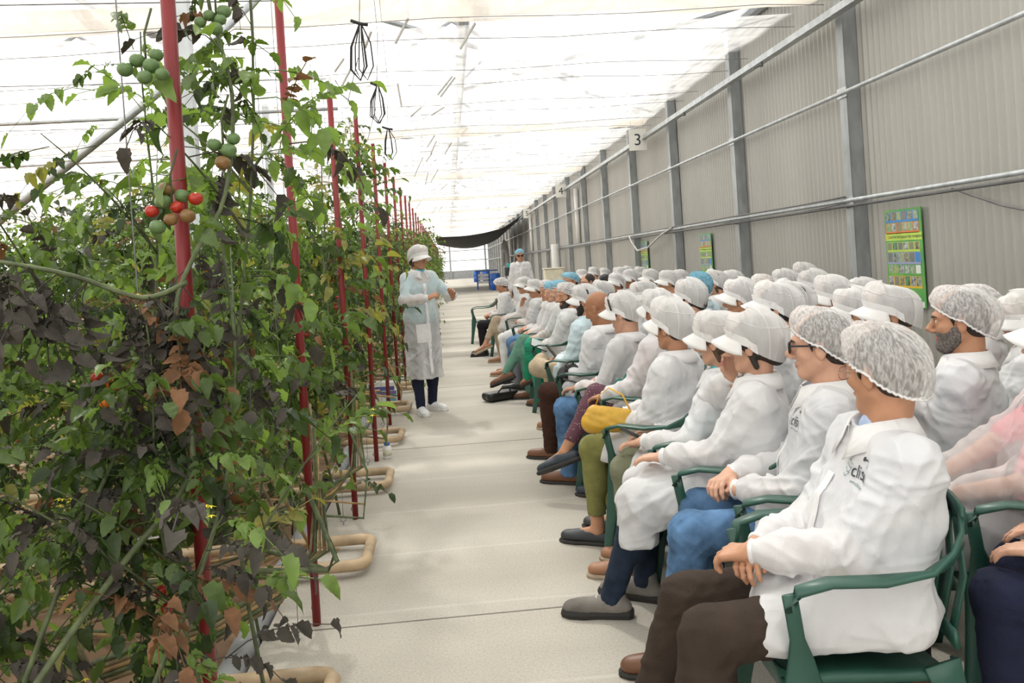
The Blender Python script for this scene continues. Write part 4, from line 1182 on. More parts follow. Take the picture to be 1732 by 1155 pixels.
# ------------------------------------------------------------------ chairs
M_green = pmat('green_plastic', (0.022, 0.085, 0.062), 0.38, var=0.12, vscale=5)
CH_LABEL = 'dark green plastic armchair'
def make_chair():
    root = empty('plastic_armchair')
    # seat
    m = MB(); nx_, ny_ = 11, 9; V = []
    for j in range(ny_):
        for i in range(nx_):
            u = i/(nx_-1)*2 - 1; v = j/(ny_-1)
            w = 0.225 - 0.03*(1-v)
            z = 0.425 - 0.018*(1-u*u) - 0.03*(1-v) - (0.02*max(0, v-0.85)/0.15)
            V.append((u*w, -0.2 + 0.42*v, z))
    F = [(j*nx_+i, j*nx_+i+1, (j+1)*nx_+i+1, (j+1)*nx_+i) for j in range(ny_-1) for i in range(nx_-1)]
    m.add(V, F); o = m.build('seat', M_green, root, smooth='auto')
    sd = o.modifiers.new('s', 'SOLIDIFY'); sd.thickness = 0.022; sd.offset = -1
    m = MB(); m.strip([(-0.22, 0.215, 0.39), (-0.12, 0.222, 0.375), (0, 0.224, 0.37), (0.12, 0.222, 0.375), (0.22, 0.215, 0.39)], Vector((0, 0, 1)), [0.07, 0.05, 0.045, 0.05, 0.07], 0.01)
    m.build('apron', M_green, root, smooth='auto')
    # legs: curved channel, broad at the top
    for (x, y, fx, fy, up) in ((-0.225, 0.19, -0.265, 0.25, 1), (0.225, 0.19, 0.265, 0.25, 1), (-0.2, -0.17, -0.25, -0.27, 0), (0.2, -0.17, 0.25, -0.27, 0)):
        m = MB(); s_ = -1 if x < 0 else 1
        top = 0.64 if up else 0.42
        pts = [(x + (fx-x)*(1 - z/0.42) if z < 0.42 else x + s_*0.02*min((z-0.42)/0.2, 1)*1.5, y + (fy - y)*(1 - z/0.42) if z < 0.42 else y + 0.0 + 0.03*(z-0.42)/0.2, z) for z in np.linspace(0.0, top, 12)]
        wd = [0.046 + 0.05*(min(z, 0.42)/0.42)**2 - (0.058 if z > 0.5 else 0) - (0.03 if 0.42 < z <= 0.5 else 0) for z in np.linspace(0.0, top, 12)]
        m.strip(pts, Vector((0, 1, 0)), wd, 0.014)
        m.strip([(p[0] - s_*0.018, p[1] + (0.5 if fy > 0 else -0.5)*w*0.9, p[2]) for p, w in zip(pts, wd) if p[2] < 0.43], Vector((1, 0, 0)), 0.042, 0.01)
        m.build('leg', M_green, root, smooth='auto')
    # arms: broad curved band from the front leg up and round the back
    for s_ in (-1, 1):
        m = MB(); pts = [(s_*0.255, 0.225, 0.60), (s_*0.268, 0.205, 0.652), (s_*0.275, 0.13, 0.672), (s_*0.277, 0.0, 0.668), (s_*0.268, -0.12, 0.675), (s_*0.245, -0.19, 0.70), (s_*0.21, -0.235, 0.735), (s_*0.16, -0.262, 0.77)]
        nr = [Vector((s_*0.2, 0.2, 0.1)), Vector((1, 0, 0)), Vector((1, 0, 0)), Vector((1, 0, 0.1)), Vector((0.9, -s_*0.1, 0.3*s_)), Vector((0.5, 0, s_*0.8)), Vector((0.2, 0, s_*1)), Vector((0, 0, s_*1))]
        m.strip(pts, nr, [0.035, 0.05, 0.056, 0.052, 0.05, 0.05, 0.055, 0.06], 0.014)
        m.build('armrest', M_green, root, smooth='auto')
    # back
    m = MB()
    m.strip([(x, -0.25 - 0.03*(1-(x/0.2)**2), 0.77 + 0.02*(1-(x/0.2)**2)) for x in np.linspace(-0.19, 0.19, 9)], Vector((0, 0.1, 1)), 0.075, 0.014)
    m.build('backrest', M_green, root, smooth='auto'); m = MB()
    m.strip([(x, -0.215 - 0.02*(1-(x/0.2)**2), 0.47) for x in np.linspace(-0.19, 0.19, 7)], Vector((0, 0.1, 1)), 0.05, 0.014)
    m.build('lower_back_rail', M_green, root, smooth='auto')
    for x in np.linspace(-0.155, 0.155, 6):
        m = MB(); m.strip([(x*0.95, -0.225, 0.46), (x, -0.262, 0.62), (x, -0.27 + 0.03*(x/0.2)**2, 0.77)], Vector((1, 0, 0)), 0.028, 0.01)
        m.build('slat', M_green, root, smooth='auto')
    return root
chair0 = make_chair()
chair_used = [False]
def put_chair(x, y, rz, label, group):
    o = chair0 if not chair_used[0] else dup_tree(chair0)
    chair_used[0] = True
    o.location = (x, y, 0); o.rotation_euler = (0, 0, rz)
    tag(o, label, 'chair', group)
    return o
def chair_for(p, label, group=None, back=-0.035):
    q = loc2w(p, (0, -back + 0.02, 0))
    return put_chair(q[0], q[1], p['face'], label, group)

# ------------------------------------------------------------------ the seated audience, front row from the camera on
P = {}
def pp(key, *a, **k):
    P[key] = person(key, *a, **k); return P[key]
W, C_ = 'white', 'cap'
pp('A1', 1.18, 2.21, 1.135, 86, 26, 'seated man nearest the camera in white hair net, gold glasses, white coat and brown trousers', twist=0.03, lean=-0.10, pitch=0.10, hw='net', hair='dark', skn='tan', shirt='lightblue', coat='white', pants='brown', shoe='brown', hands='lap', hem=0.62, glasses='gold', res=0.0048, spread=0.13, body_s=1.16, foot_fwd=(0.10, 0.16), shirtcollar=True,
   hand_t={1: ((0.06, 0.26, 0.655), (-0.7, 0.5, -0.15), (0.1, 0.3, 1.0), 0.7, (0.6, -0.5, -0.8)), -1: ((-0.02, 0.30, 0.665), (0.6, 0.55, -0.2), (0, 0.3, 1), 0.7)})
pp('A2', 1.29, 2.83, 1.140, 68, 60, 'seated man in hair net and thick black glasses, blue jeans, hands clasped', lean=-0.02, pitch=0.05, hw='net', hair='dark', skn='fair', shirt='lightblue', coat='white', pants='jeans', shoe='brown', hands='lap', hem=0.55, glasses='black', res=0.0048, spread=0.12, foot_fwd=(0.08, 0.0), shirtcollar=True)
pp('A3', 1.20, 3.25, 1.110, 66, 52, 'seated woman in peaked cap with one hand at her neck, long coat over dark jeans', lean=-0.02, pitch=0.12, hair='dark', longhair=True, fem=True, skn='fair', shirt='white', coat='white', pants='darkjeans', shoe='hiking', hem=1.0, res=0.0058, spread=0.07, foot_fwd=(0.16, 0.06), back=1.5, drape=0.08,
   hand_t={1: ((0.10, 0.08, 0.965), (-0.3, 0.0, 1), (0.8, 0.5, 0), 0.7, (0.9, 0.1, -0.8)), -1: ((-0.05, 0.36, 0.66), (0.3, 1, -0.15), (0, 0.2, 1), 0.3)})
pp('A4', 1.20, 3.69, 1.085, 64, 48, 'seated woman in peaked cap holding a phone on her lap, olive trousers', lean=0.0, pitch=0.16, hair='brown', longhair=True, fem=True, skn='fair', shirt='cyan', coat='white', pants='olive', shoe='sandal', hem=0.86, res=0.0065, spread=0.06, back=1.4, hands='knees', seed=44)
pp('A5', 1.10, 4.09, 1.125, 52, 38, 'seated woman in tall peaked cap with a yellow handbag under her arm', lean=0.0, pitch=0.1, hair='dark', fem=True, skn='tan', shirt='check', coat='white', pants='lime', shoe='flat', hem=0.8, res=0.0065, spread=0.07, back=1.5, tall=1.08, hands='lap', ankle=True)
pp('A6', 1.24, 4.88, 1.150, 50, 30, 'seated woman in peaked cap and sunglasses, purple dotted leggings, legs crossed', lean=0.0, pitch=0.1, hair='dark', fem=True, skn='tan', shirt='red', coat='white', pants='dotted', shoe='moccasin', legs='crossR', hem=0.6, glasses='sun', res=0.0065, ankle=True, hands='knees')
pp('A7', 1.12, 5.34, 1.120, 52, 55, 'seated man in peaked cap with dark strap round the crown, blue jeans, phone in hand', lean=0.04, pitch=0.22, hair='dark', skn='fair', shirt='grey', coat='thin', pants='jeans', shoe='brown', hem=0.55, res=0.007, spread=0.1, hands='knees')
pp('A8', 1.08, 6.05, 1.120, 50, 52, 'bald man with brown skin looking down, seated in the front row', lean=0.05, pitch=0.38, hw=None, bald=True, hair='black', skn='brown', shirt='white', coat='white', pants='darkbrown', shoe='brown', hem=0.7, res=0.007, hands='lap')
pp('A9', 1.12, 6.85, 1.140, 50, 60, 'dark-bearded man in peaked cap, beige trousers, legs crossed, phone in hand', lean=0.02, pitch=0.2, hair='black', beard='black', skn='tan', shirt='white', coat='blue', pants='khaki', shoe='tan', legs='ankleL', hem=0.5, res=0.0075, hands='lap')
pp('A11', 1.16, 8.16, 1.130, 52, 110, 'bearded man in transparent hair net reading a tablet, green trousers, legs crossed', lean=0.0, pitch=0.08, hw='net', hair='dark', beard='dark', skn='tan', shirt='white', coat='white', pants='green', shoe='brown', legs='crossL', hem=0.5, res=0.0078, hands='lap')
FR = 'people further along the front row'
pp('A12', 1.18, 8.84, 1.15, 62, 120, 'woman in light blue hair net seated just behind the man with the tablet', hw='bluenet', skn='fair', shirt='white', pants='sage', shoe='brown', fem=True, legs='crossR', hem=0.5, res=0.009)
pp('A13', 1.19, 9.60, 1.12, 66, 118, 'woman in pale blue net in front row, second blue net from the tablet reader', hw='bluenet', skn='fair', pants='grey', shoe='black', fem=True, hem=0.6, res=0.0095)
pp('A14', 1.20, 10.2, 1.12, 70, 130, 'dark-haired man under a sheer net, front row, facing the camera', hw='net', hair='black', skn='tan', pants='jeans', shoe='black', hem=0.6, res=0.0095)
pp('A15', 1.13, 10.94, 1.12, 72, 95, 'person in peaked cap holding a hand to the mouth in the front row', skn='tan', pants='white', shoe='sandal', fem=True, hem=0.9, hands='face', res=0.0095)
pp('A16', 1.12, 12.46, 1.13, 80, 100, 'person in peaked cap and sunglasses with crossed bare legs, far front row', skn='tan', pants='beige', shoe='sandal', fem=True, legs='crossR', ankle=True, hem=0.8, glasses='sun', res=0.0095)
pp('A17', 0.85, 13.57, 1.13, 86, 80, 'last seated woman of the front row in hair net, looking down, pink lanyard', hw='net', hair='dark', fem=True, skn='tan', pitch=0.45, lean=0.08, pants='black', shoe='black', hem=0.45, res=0.0095)
for k in P:
    last = {'A1': 'nearest the camera, under the man in brown trousers', 'A2': 'under the man in black glasses', 'A3': 'under the woman touching her neck', 'A4': 'under the woman in olive trousers', 'A5': 'under the woman with the yellow handbag',
            'A6': 'under the woman in dotted leggings', 'A7': 'under the man with the strapped cap', 'A8': 'under the bald man', 'A9': 'under the man in beige trousers', 'A11': 'under the tablet reader', 'A12': 'under the woman in light blue net', 'A13': 'under the second blue net from the tablet reader',
            'A14': 'under the dark-haired man in sheer net', 'A15': 'under the person with hand to mouth', 'A16': 'under the person with bare crossed legs', 'A17': 'under the last woman of the front row'}[k]
    chair_for(P[k], CH_LABEL + ' ' + last)
put_chair(0.62, 15.9, math.radians(88), 'empty dark green plastic armchair at the far end of the front row', None)

# rows behind (name, x, y, z, label, look, options)
REAR = [
 ('B1', 2.00, 3.13, 1.16, 'man with greying beard in hair net, seated in the second row with arms folded', 58, dict(face=44, hw='net', hair='dark', beard='grey', skn='tan', hands='folded', res=0.006, hem=0.6, pants='grey', coat='white', shirt='lightblue', back=1.35, pitch=0.05, body_s=1.06)),
 ('R2', 1.98, 2.56, 1.13, 'person in white coat over bright pink top at the right edge, hands clasped', 40, dict(face=70, lean=-0.08, res=0.007, hem=1.0, coat='sheer', shirt='pink', pants='black', shoe='brown', hands='lap', fem=True, body_s=1.15)),
 ('R3', 1.86, 1.93, 1.12, 'person in navy trousers cut off by the right edge of the photo', 40, dict(face=44, res=0.008, hem=0.5, pants='navy', shoe='beige', hands='knees')),
 ('B2', 2.02, 3.69, 1.15, 'dark-haired man in low peaked cap just left of the grey-bearded man', 70, dict(res=0.007, skn='tan', hair='dark', beard=None, back=1.3, pitch=0.14)),
 ('B3', 2.08, 4.13, 1.12, 'person in small white cap between the black glasses wearer and the low cap', 60, dict(res=0.008, skn='tan', hair='dark')),
 ('B4', 2.45, 5.17, 1.13, 'person whose tall crumpled white cap shows above the black glasses wearer', 70, dict(res=0.008, back=1.4, tall=1.15)),
 ('B5', 1.95, 4.62, 1.16, 'person whose flat white cap is half hidden by the black glasses wearer', 66, dict(res=0.009)),
 ('B6', 1.60, 4.00, 1.19, 'dark-haired person whose deep white visor shows above the neck-touching woman', 66, dict(res=0.0075, hair='black', longhair=True, fem=True, back=1.4)),
 ('B7', 1.95, 5.46, 1.15, 'clean-shaven man in peaked cap seen in profile with bare ear', 64, dict(res=0.0068, skn='tan', hair='dark', pitch=0.05)),
 ('B8', 1.80, 6.14, 1.14, 'person in limp white snood cap behind the woman with the yellow handbag', 52, dict(res=0.008, back=1.6, tall=1.1, longhair=True)),
 ('B9', 1.80, 7.56, 1.12, 'man in peaked cap bending his head down in the second row', 75, dict(res=0.0085, pitch=0.5, skn='fair', lean=0.06)),
 ('A10', 1.72, 9.30, 1.09, 'person whose large white cap shows right behind the bald man', 70, dict(res=0.0085, back=1.5)),
 ('C1', 2.45, 9.12, 1.16, 'man in white cap resting his chin in his hand near the far poster', 80, dict(hands='face', skn='tan')),
 ('C2', 2.85, 10.05, 1.14, 'man in white cap behind the one resting his chin in his hand', 95, dict(skn='tan')),
 ('C3', 2.30, 7.50, 1.16, 'person in puffy deep blue bouffant cap and pale blue coat', 10, dict(hw='bouffant', coat='blue', shirt='lightblue', longhair=True, hair='black', res=0.0085)),
 ('C4', 2.60, 7.95, 1.17, 'woman in tilted white cap right of the deep blue bouffant', 60, dict(fem=True, longhair=True, hair='brown', shirt='beige')),
 ('C5', 3.00, 8.62, 1.13, 'person in greyish peaked cap right behind the profile man', 60, dict(hair='grey', shirt='beige')),
 ('C6', 2.74, 7.10, 1.13, 'person whose net cap shows behind the crown of the profile man', 20, dict(hw='net', hair='blond', longhair=True, fem=True)),
 ('D1', 3.10, 7.49, 1.14, 'dark-haired man in cap and light blue shirt, left of three high caps', 66, dict(skn='tan', shirt='lightblue', res=0.0085)),
 ('D2', 3.70, 8.42, 1.15, 'man in the highest white cap by the wall, middle of three', 66, dict(skn='tan', tall=1.15, back=1.3, res=0.0085)),
 ('D3', 2.90, 6.45, 1.15, 'man in broad white cap, right of the three high caps by the wall', 66, dict(skn='tan', back=1.5, res=0.0085)),
 ('D4', 3.00, 5.83, 1.09, 'man whose white cap and brow show left of the tall nearest poster', 62, dict(skn='tan', back=1.2)),
 ('B1b', 2.90, 4.36, 1.09, 'person in pink top whose net shows behind the grey-bearded man', 30, dict(hw='net', shirt='pink', fem=True, hair='brown')),
 ('R1', 2.80, 3.85, 1.06, 'woman in white turban-like cap looking down near the right edge', 60, dict(fem=True, hair='blond', pitch=0.42, back=1.3, tall=1.1, res=0.0075)),
 ('c1', 2.60, 10.57, 1.16, 'person in dark-meshed cap, first to the right of the man with sideburns', 80, dict(skn='tan')),
 ('c2', 2.50, 11.31, 1.16, 'dark-haired man with folded hands in peaked cap, middle rows', 96, dict(skn='brown')),
 ('c3', 2.15, 10.60, 1.13, 'man in broad floppy cap looking our way, middle rows', 120, dict(skn='brown', pitch=0.0, back=1.5)),
 ('c4', 1.90, 11.30, 1.16, 'dark-haired man without a cap wearing glasses, hand at his chin', 118, dict(hw=None, glasses='thin', hair='dark', hands='face', shirt='grey')),
 ('c5', 2.30, 14.19, 1.16, 'man in white cap behind the one without a cap', 110, dict(skn='tan')),
 ('c6', 2.90, 16.47, 1.16, 'person in grey-white cap furthest back behind the uncapped man', 95, dict()),
 ('c7', 3.20, 16.86, 1.12, 'small far person in pale cap just left of the second wall post group', 100, dict(skn='tan')),
 ('c8', 1.90, 12.78, 1.15, 'man in light blue net behind the bearded hair-net man', 118, dict(hw='bluenet', skn='tan')),
 ('c9', 1.95, 13.50, 1.14, 'person in light blue net, further of the two blue nets side by side', 118, dict(hw='bluenet', skn='tan')),
 ('c10', 2.40, 12.72, 1.11, 'person with bare dark hair between the uncapped man and floppy cap', 40, dict(hw=None, hair='black', longhair=True)),
 ('c11', 2.80, 13.27, 1.17, 'person in grey cap, left of a close pair behind the folded-hands man', 90, dict()),
 ('c12', 3.40, 15.51, 1.15, 'person in pale cap nearly at the wall behind the folded-hands man', 90, dict()),
 ('c13', 3.35, 14.33, 1.14, 'person in dark-meshed round cap beside the wall, far rows', 90, dict(skn='tan')),
 ('c14', 3.60, 17.48, 1.10, 'furthest person of all by the wall, small pale cap', 95, dict()),
]
for (k, x, y, z, lab, look, opt) in REAR:
    o = dict(face=52 if y < 8 else 64, res=0.011, skn='fair', hands='lap', pants=['navy', 'grey', 'beige', 'black', 'jeans'][int(x*7+y*3) % 5], shoe='black', hem=0.7, coat='white', shirt='white', pitch=0.1)
    o.update(opt)
    fc = o.pop('face')
    pp(k, x, y, z, fc, look, lab, **o)
    sh = 'green armchair under the ' + lab.split(',')[0]
    chair_for(P[k], sh if len(sh.split()) <= 16 else 'armchair under the ' + ' '.join(lab.split(',')[0].split()[:13]), 'green armchairs of the rear rows')

# the speaker and the man standing at the back
pp('SP', -0.30, 8.62, 1.60, -148, -135, 'standing speaker in white coat over turquoise top, cap and white trainers', lean=0.04, pitch=0.22, hair='brown', longhair=True, fem=True, skn='tan', shirt='cyan', coat='thin', pants='navy', shoe='white', stand=True, res=0.0066, eye=True,
   hand_t={1: ((0.07, 0.30, 1.19), (-0.75, 0.5, 0.35), (0.2, 0.5, 1), 1.2, (0.9, -0.2, -0.8)), -1: ((-0.22, 0.30, 1.19), (0.3, 0.6, 0.7), (-0.8, 0, 0.6), 0.9, (-0.9, -0.2, -0.8))})
pp('ST', 1.50, 17.2, 1.63, 180, 180, 'man standing far behind the rows in light blue net and white coat', hw='bluenet', hair='grey', skn='tan', shirt='white', coat='white', pants='white', shoe='white', stand=True, res=0.010, body_s=0.92, glasses='sun', hands='down',
   hand_t={1: ((0.25, 0.0, 0.84), (0, 0.2, -1), (1, 0, 0), 0.5, (0.25, -1, 0)), -1: ((-0.25, 0.0, 0.84), (0, 0.2, -1), (-1, 0, 0), 0.5, (-0.25, -1, 0))})
# ------------------------------------------------------------------ tomato rows
def leaf_mat(name, col, rough=0.4, transl=0.42, bump=0.5, var=0.25, vs=18, tcol=None):
    m, nt, p, out = nodes_of(name); N = nt.nodes; L = nt.links
    tc = N.new('ShaderNodeTexCoord'); nz = N.new('ShaderNodeTexNoise'); nz.inputs['Scale'].default_value = vs; nz.inputs['Detail'].default_value = 4
    L.new(tc.outputs['Object'], nz.inputs['Vector'])
    cr = N.new('ShaderNodeValToRGB'); c = np.array(col)
    cr.color_ramp.elements[0].color = (*np.clip(c*(1-var), 0, 1), 1); cr.color_ramp.elements[1].color = (*np.clip(c*(1+var), 0, 1), 1)
    cr.color_ramp.elements[0].position = 0.35; cr.color_ramp.elements[1].position = 0.65
    L.new(nz.outputs['Fac'], cr.inputs[0]); L.new(cr.outputs[0], p.inputs['Base Color']); p.inputs['Roughness'].default_value = rough
    p.inputs['Specular IOR Level'].default_value = 0.5
    b = N.new('ShaderNodeBump'); b.inputs['Strength'].default_value = bump; b.inputs['Distance'].default_value = 0.003
    n2 = N.new('ShaderNodeTexNoise'); n2.inputs['Scale'].default_value = 120; L.new(tc.outputs['Object'], n2.inputs['Vector']); L.new(n2.outputs['Fac'], b.inputs['Height']); L.new(b.outputs[0], p.inputs['Normal'])
    t = N.new('ShaderNodeBsdfTranslucent'); t.inputs[0].default_value = (*(tcol or tuple(np.clip(c*np.array([1.7, 1.7, 0.9]), 0, 1))), 1)
    mx = N.new('ShaderNodeMixShader'); mx.inputs[0].default_value = transl; L.new(p.outputs[0], mx.inputs[1]); L.new(t.outputs[0], mx.inputs[2]); L.new(mx.outputs[0], out.inputs['Surface'])
    return m
M_leaf = [leaf_mat('leaf_green', (0.078, 0.132, 0.030)), leaf_mat('leaf_fresh', (0.17, 0.27, 0.07)), leaf_mat('leaf_dark', (0.036, 0.066, 0.02)),
          leaf_mat('leaf_yellowing', (0.25, 0.25, 0.07)), leaf_mat('leaf_dead', (0.062, 0.056, 0.046), transl=0.05, rough=0.85), leaf_mat('leaf_rust', (0.19, 0.095, 0.045), transl=0.15, rough=0.8)]
M_stem = pmat('stem_green', (0.10, 0.13, 0.055), 0.6, var=0.3, vscale=25, bump=0.3, bscale=120)
M_stem_old = pmat('stem_old', (0.26, 0.21, 0.115), 0.8, var=0.35, vscale=18, bump=0.4, bscale=90)
M_dry = pmat('stem_dry', (0.42, 0.28, 0.13), 0.85, var=0.3, vscale=18, bump=0.3)
M_red = pmat('red_plastic', (0.22, 0.014, 0.016), 0.42, var=0.1, vscale=7, bump=0.12, bscale=90, stretch=(1, 1, 0.2))
M_white_p = pmat('white_plastic', (0.8, 0.8, 0.78), 0.4, var=0.03)
M_tom = {'green': pmat('tomato_green', (0.12, 0.21, 0.075), 0.3, var=0.1), 'red': pmat('tomato_red', (0.42, 0.03, 0.015), 0.22, var=0.1), 'orange': pmat('tomato_orange', (0.75, 0.22, 0.02), 0.25, var=0.15), 'brown': pmat('tomato_turning', (0.22, 0.12, 0.04), 0.3, var=0.2)}
M_flower = pmat('tomato_flower', (0.85, 0.72, 0.04), 0.6, var=0.05)
M_twine = pmat('black_twine', (0.02, 0.02, 0.022), 0.7)

def leaflet(L_, W_, r, nseg=7, lobes=True):
    """pointed, lobed leaflet along +Y, gutter-folded and curled"""
    V = []; fold = r.uniform(0.2, 1.1); curl = r.uniform(-0.1, 1.5)
    for i in range(nseg):
        t = i/(nseg-1)
        w = W_*math.sin(PI*min(t**0.72*0.98 + 0.01, 1))**0.85*(1.0 if not lobes else (1.0 + (0.09 if i % 2 else -0.07)))
        if i == nseg-1: w = 0.001
        y = L_*t; z = -curl*L_*t*t*0.55
        V += [(-w, y - (0.03*L_ if i % 2 else 0), z + w*fold + 0.004*math.sin(i*2.1)), (0, y, z), (w, y - (0.03*L_ if i % 2 else 0), z + w*fold)]
    F = []
    for i in range(nseg-1):
        a = 3*i; F += [(a, a+1, a+4, a+3), (a+1, a+2, a+5, a+4)]
    return np.array(V), np.array(F)

def make_leaf(seed, detail):
    """compound tomato leaf along +Y, about 1 unit = metres; returns V, F, midrib points"""
    r = np.random.RandomState(seed); L_ = r.uniform(0.24, 0.36); Vs = []; Fs = []; n = 0
    npair = 3 if detail else 2; ns = 10 if detail else 5
    droop = r.uniform(0.2, 1.0)
    mid = lambda t: np.array([0.01*math.sin(t*3), L_*t*(1 - 0.18*t*droop), L_*(0.25*t - droop*0.9*t*t)])
    def put(t, az, size, wf=0.31):
        nonlocal n
        V, F = leaflet(size, size*wf, r, ns, detail)
        p = mid(t); q = mid(min(t+0.05, 1.05)) - mid(t - 0.05 if t > 0.05 else 0); pitch_ = math.atan2(q[2], q[1])
        M = np.array(Matrix.Rotation(az, 3, 'Z') @ Matrix.Rotation(pitch_ + r.uniform(-0.5, 0.2), 3, 'X') @ Matrix.Rotation(r.uniform(-0.5, 0.5), 3, 'Y'))
        V = V @ M.T + p; Vs.append(V); Fs.append(F + n); n += len(V)
    put(1.0, r.uniform(-0.2, 0.2), r.uniform(0.06, 0.085))
    for k in range(npair):
        t = 0.36 + 0.5*k/npair + r.uniform(-0.03, 0.03); sz = r.uniform(0.045, 0.075)*(1 - 0.12*(npair - 1 - k))
        for s_ in (-1, 1): put(t, -s_*r.uniform(0.9, 1.35), sz)
        if detail and k > 0:
            for s_ in (-1, 1): put(t - 0.09, -s_*r.uniform(1.1, 1.5), r.uniform(0.018, 0.035))
    # midrib as a thin three-sided rod
    pts = [mid(t) for t in np.linspace(0, 1, 5)]; V = []
    for p in pts:
        for k in range(3):
            a = 2*PI*k/3; V.append(p + np.array([math.cos(a)*0.0022, 0, math.sin(a)*0.0022]))
    F = np.array([(i*3+k, i*3+(k+1) % 3, (i+1)*3+(k+1) % 3, (i+1)*3+k) for i in range(4) for k in range(3)])
    Vs.append(np.array(V)); Fs.append(F + n)
    return np.concatenate(Vs), np.concatenate(Fs)
LEAF_N = [make_leaf(i, True) for i in range(14)]
LEAF_F = [make_leaf(50+i, False) for i in range(8)]

tom_me = {}
def tomato(parent, p, rad, kind, r):
    if not tom_me:
        for k, m in M_tom.items():
            mm = MB(); mm.lathe([(0.001, -0.93), (0.35, -0.9), (0.72, -0.68), (0.95, -0.28), (1.0, 0.08), (0.9, 0.48), (0.62, 0.78), (0.3, 0.88), (0.05, 0.8)], 16)
            o = mm.build('tomato', m, None, smooth=True); tom_me[k] = o.data; bpy.data.objects.remove(o)
    o = bpy.data.objects.new('tomato', tom_me[kind]); COL.objects.link(o); o.parent = parent
    o.location = p; o.scale = (rad, rad, rad*0.93); o.rotation_euler = (r.uniform(-.4, .4), r.uniform(-.4, .4), r.uniform(0, 6))
    return o

def plant_mesh(seed, H, near, nleaf, dead=0.0, yellow=0.06, rust=0.03, fresh=0.4, spread=0.25, zmin=0.15, side=3, ntom=0, trunk=None, tomk=None, size=1.0, topthin=0.25):
    """one tomato vine: stems, foliage, flowers, fruit. Returns root"""
    r = np.random.RandomState(seed)
    root = empty('tomato_plant')
    ph = r.uniform(0, 6, 4)
    def path(t): return np.array([0.10*math.sin(t*3.1+ph[0])*t + 0.04*math.sin(t*9+ph[1]), 0.07*math.sin(t*3.7+ph[2])*t + 0.03*math.sin(t*8+ph[3]), H*t])
    stems = [[path(t) for t in np.linspace(0, 1, 14)]]
    for k in range(side):
        t0 = r.uniform(0.25, 0.85); b = path(t0); az = r.uniform(0, 2*PI); Ls = r.uniform(0.3, 0.7)
        stems.append([b + np.array([math.cos(az)*Ls*u*0.75, math.sin(az)*Ls*u*0.75, Ls*(0.9*u - 0.2*u*u)]) for u in np.linspace(0, 1, 6)])
    m = MB(); m.tube([tuple(p) for p in stems[0]], [0.0085*size*(1 - 0.6*i/13) for i in range(14)], 6)
    m.build('main_stem', M_stem, root, smooth=True)
    for s_ in stems[1:]:
        m = MB(); m.tube([tuple(p) for p in s_], [0.0055*size*(1-0.13*i) for i in range(6)], 5); m.build('side_shoot', M_stem, root, smooth=True)
    LT = LEAF_N if near else LEAF_F
    Vs = []; Fs = []; Ms = []; n = 0
    for i in range(nleaf):
        si = 0 if (i % 3 or len(stems) == 1) else r.randint(1, len(stems)); st = stems[si]
        u = r.uniform(0, 1)
        if si == 0: u = zmin/H + (1 - zmin/H)*u**(0.78)
        f = u*(len(st)-1); a = int(min(f, len(st)-2)); p = st[a] + (st[a+1]-st[a])*(f-a)
        sc = r.uniform(0.75, 1.25)*size*(1 - topthin*1.6*max(0, p[2]/H - 0.72)/0.28*0.7)
        V, F = LT[r.randint(len(LT))]
        az = r.uniform(0, 2*PI); M = np.array(Matrix.Rotation(az, 3, 'Z') @ Matrix.Rotation(r.uniform(-0.5, 0.75), 3, 'X') @ Matrix.Rotation(r.uniform(-0.4, 0.4), 3, 'Y'))
        off = M @ np.array([0, spread*r.uniform(0, 1)**1.5 if i % 2 else 0.0, 0])
        Vs.append((V*sc) @ M.T + p + off*np.array([1, 1, 0.3])); Fs.append(F + n); n += len(V)
        q = r.uniform(); zr = p[2]/H
        dz = dead*(1.0 if 0.2 < zr < 0.8 else 0.25)
        if q < dz: mi = 4
        elif q < dz + rust: mi = 5
        elif q < dz + rust + yellow: mi = 3
        else: w1 = min(fresh*(0.5 + zr)*0.7, 0.5); mi = r.choice([0, 1, 2], p=[0.45, w1, 0.55 - w1])
        Ms.append(np.full(len(F), mi))
    link_mesh('foliage', np.concatenate(Vs), np.concatenate(Fs), M_leaf, root, smooth=True, mi=np.concatenate(Ms))
    # yellow flowers
    fl = MB()
    for k in range(5 if near else 2):
        p = stems[r.randint(len(stems))][-r.randint(1, 4)] + r.uniform(-0.08, 0.08, 3)
        for c in range(4):
            q = p + r.uniform(-0.02, 0.02, 3)
            for a in range(5):
                an = a*2*PI/5; d = np.array([math.cos(an), math.sin(an), -0.3])*0.012; e = np.array([-math.sin(an), math.cos(an), 0])*0.003
                fl.add([q - e, q + e, q + d], [(0, 1, 2)])
    fl.build('flowers', M_flower, root)
    # fruit trusses
    if ntom:
        for k in range(ntom):
            t = r.uniform(0.3, 0.85); b = path(t); az = r.uniform(0, 2*PI); kind = (tomk or ['green', 'orange', 'red'])[r.randint(len(tomk or [1, 2, 3]))]
            pts = [b + np.array([math.cos(az)*u*0.10, math.sin(az)*u*0.10, -0.09*u*u + 0.02*u]) for u in np.linspace(0, 1, 5)]
            m = MB(); m.tube([tuple(p) for p in pts], 0.0025, 4); m.build('fruit_stalk', M_stem, root, smooth=True)
            for c in range(r.randint(2, 5)):
                p = pts[4] + np.array([r.uniform(-0.03, 0.03), r.uniform(-0.03, 0.03), -0.02 - 0.028*c])
                tomato(root, tuple(p), r.uniform(0.014, 0.02), kind, r)
    return root

ROWY = [2.12 + 1.49*i for i in range(40)]
PX = -0.655
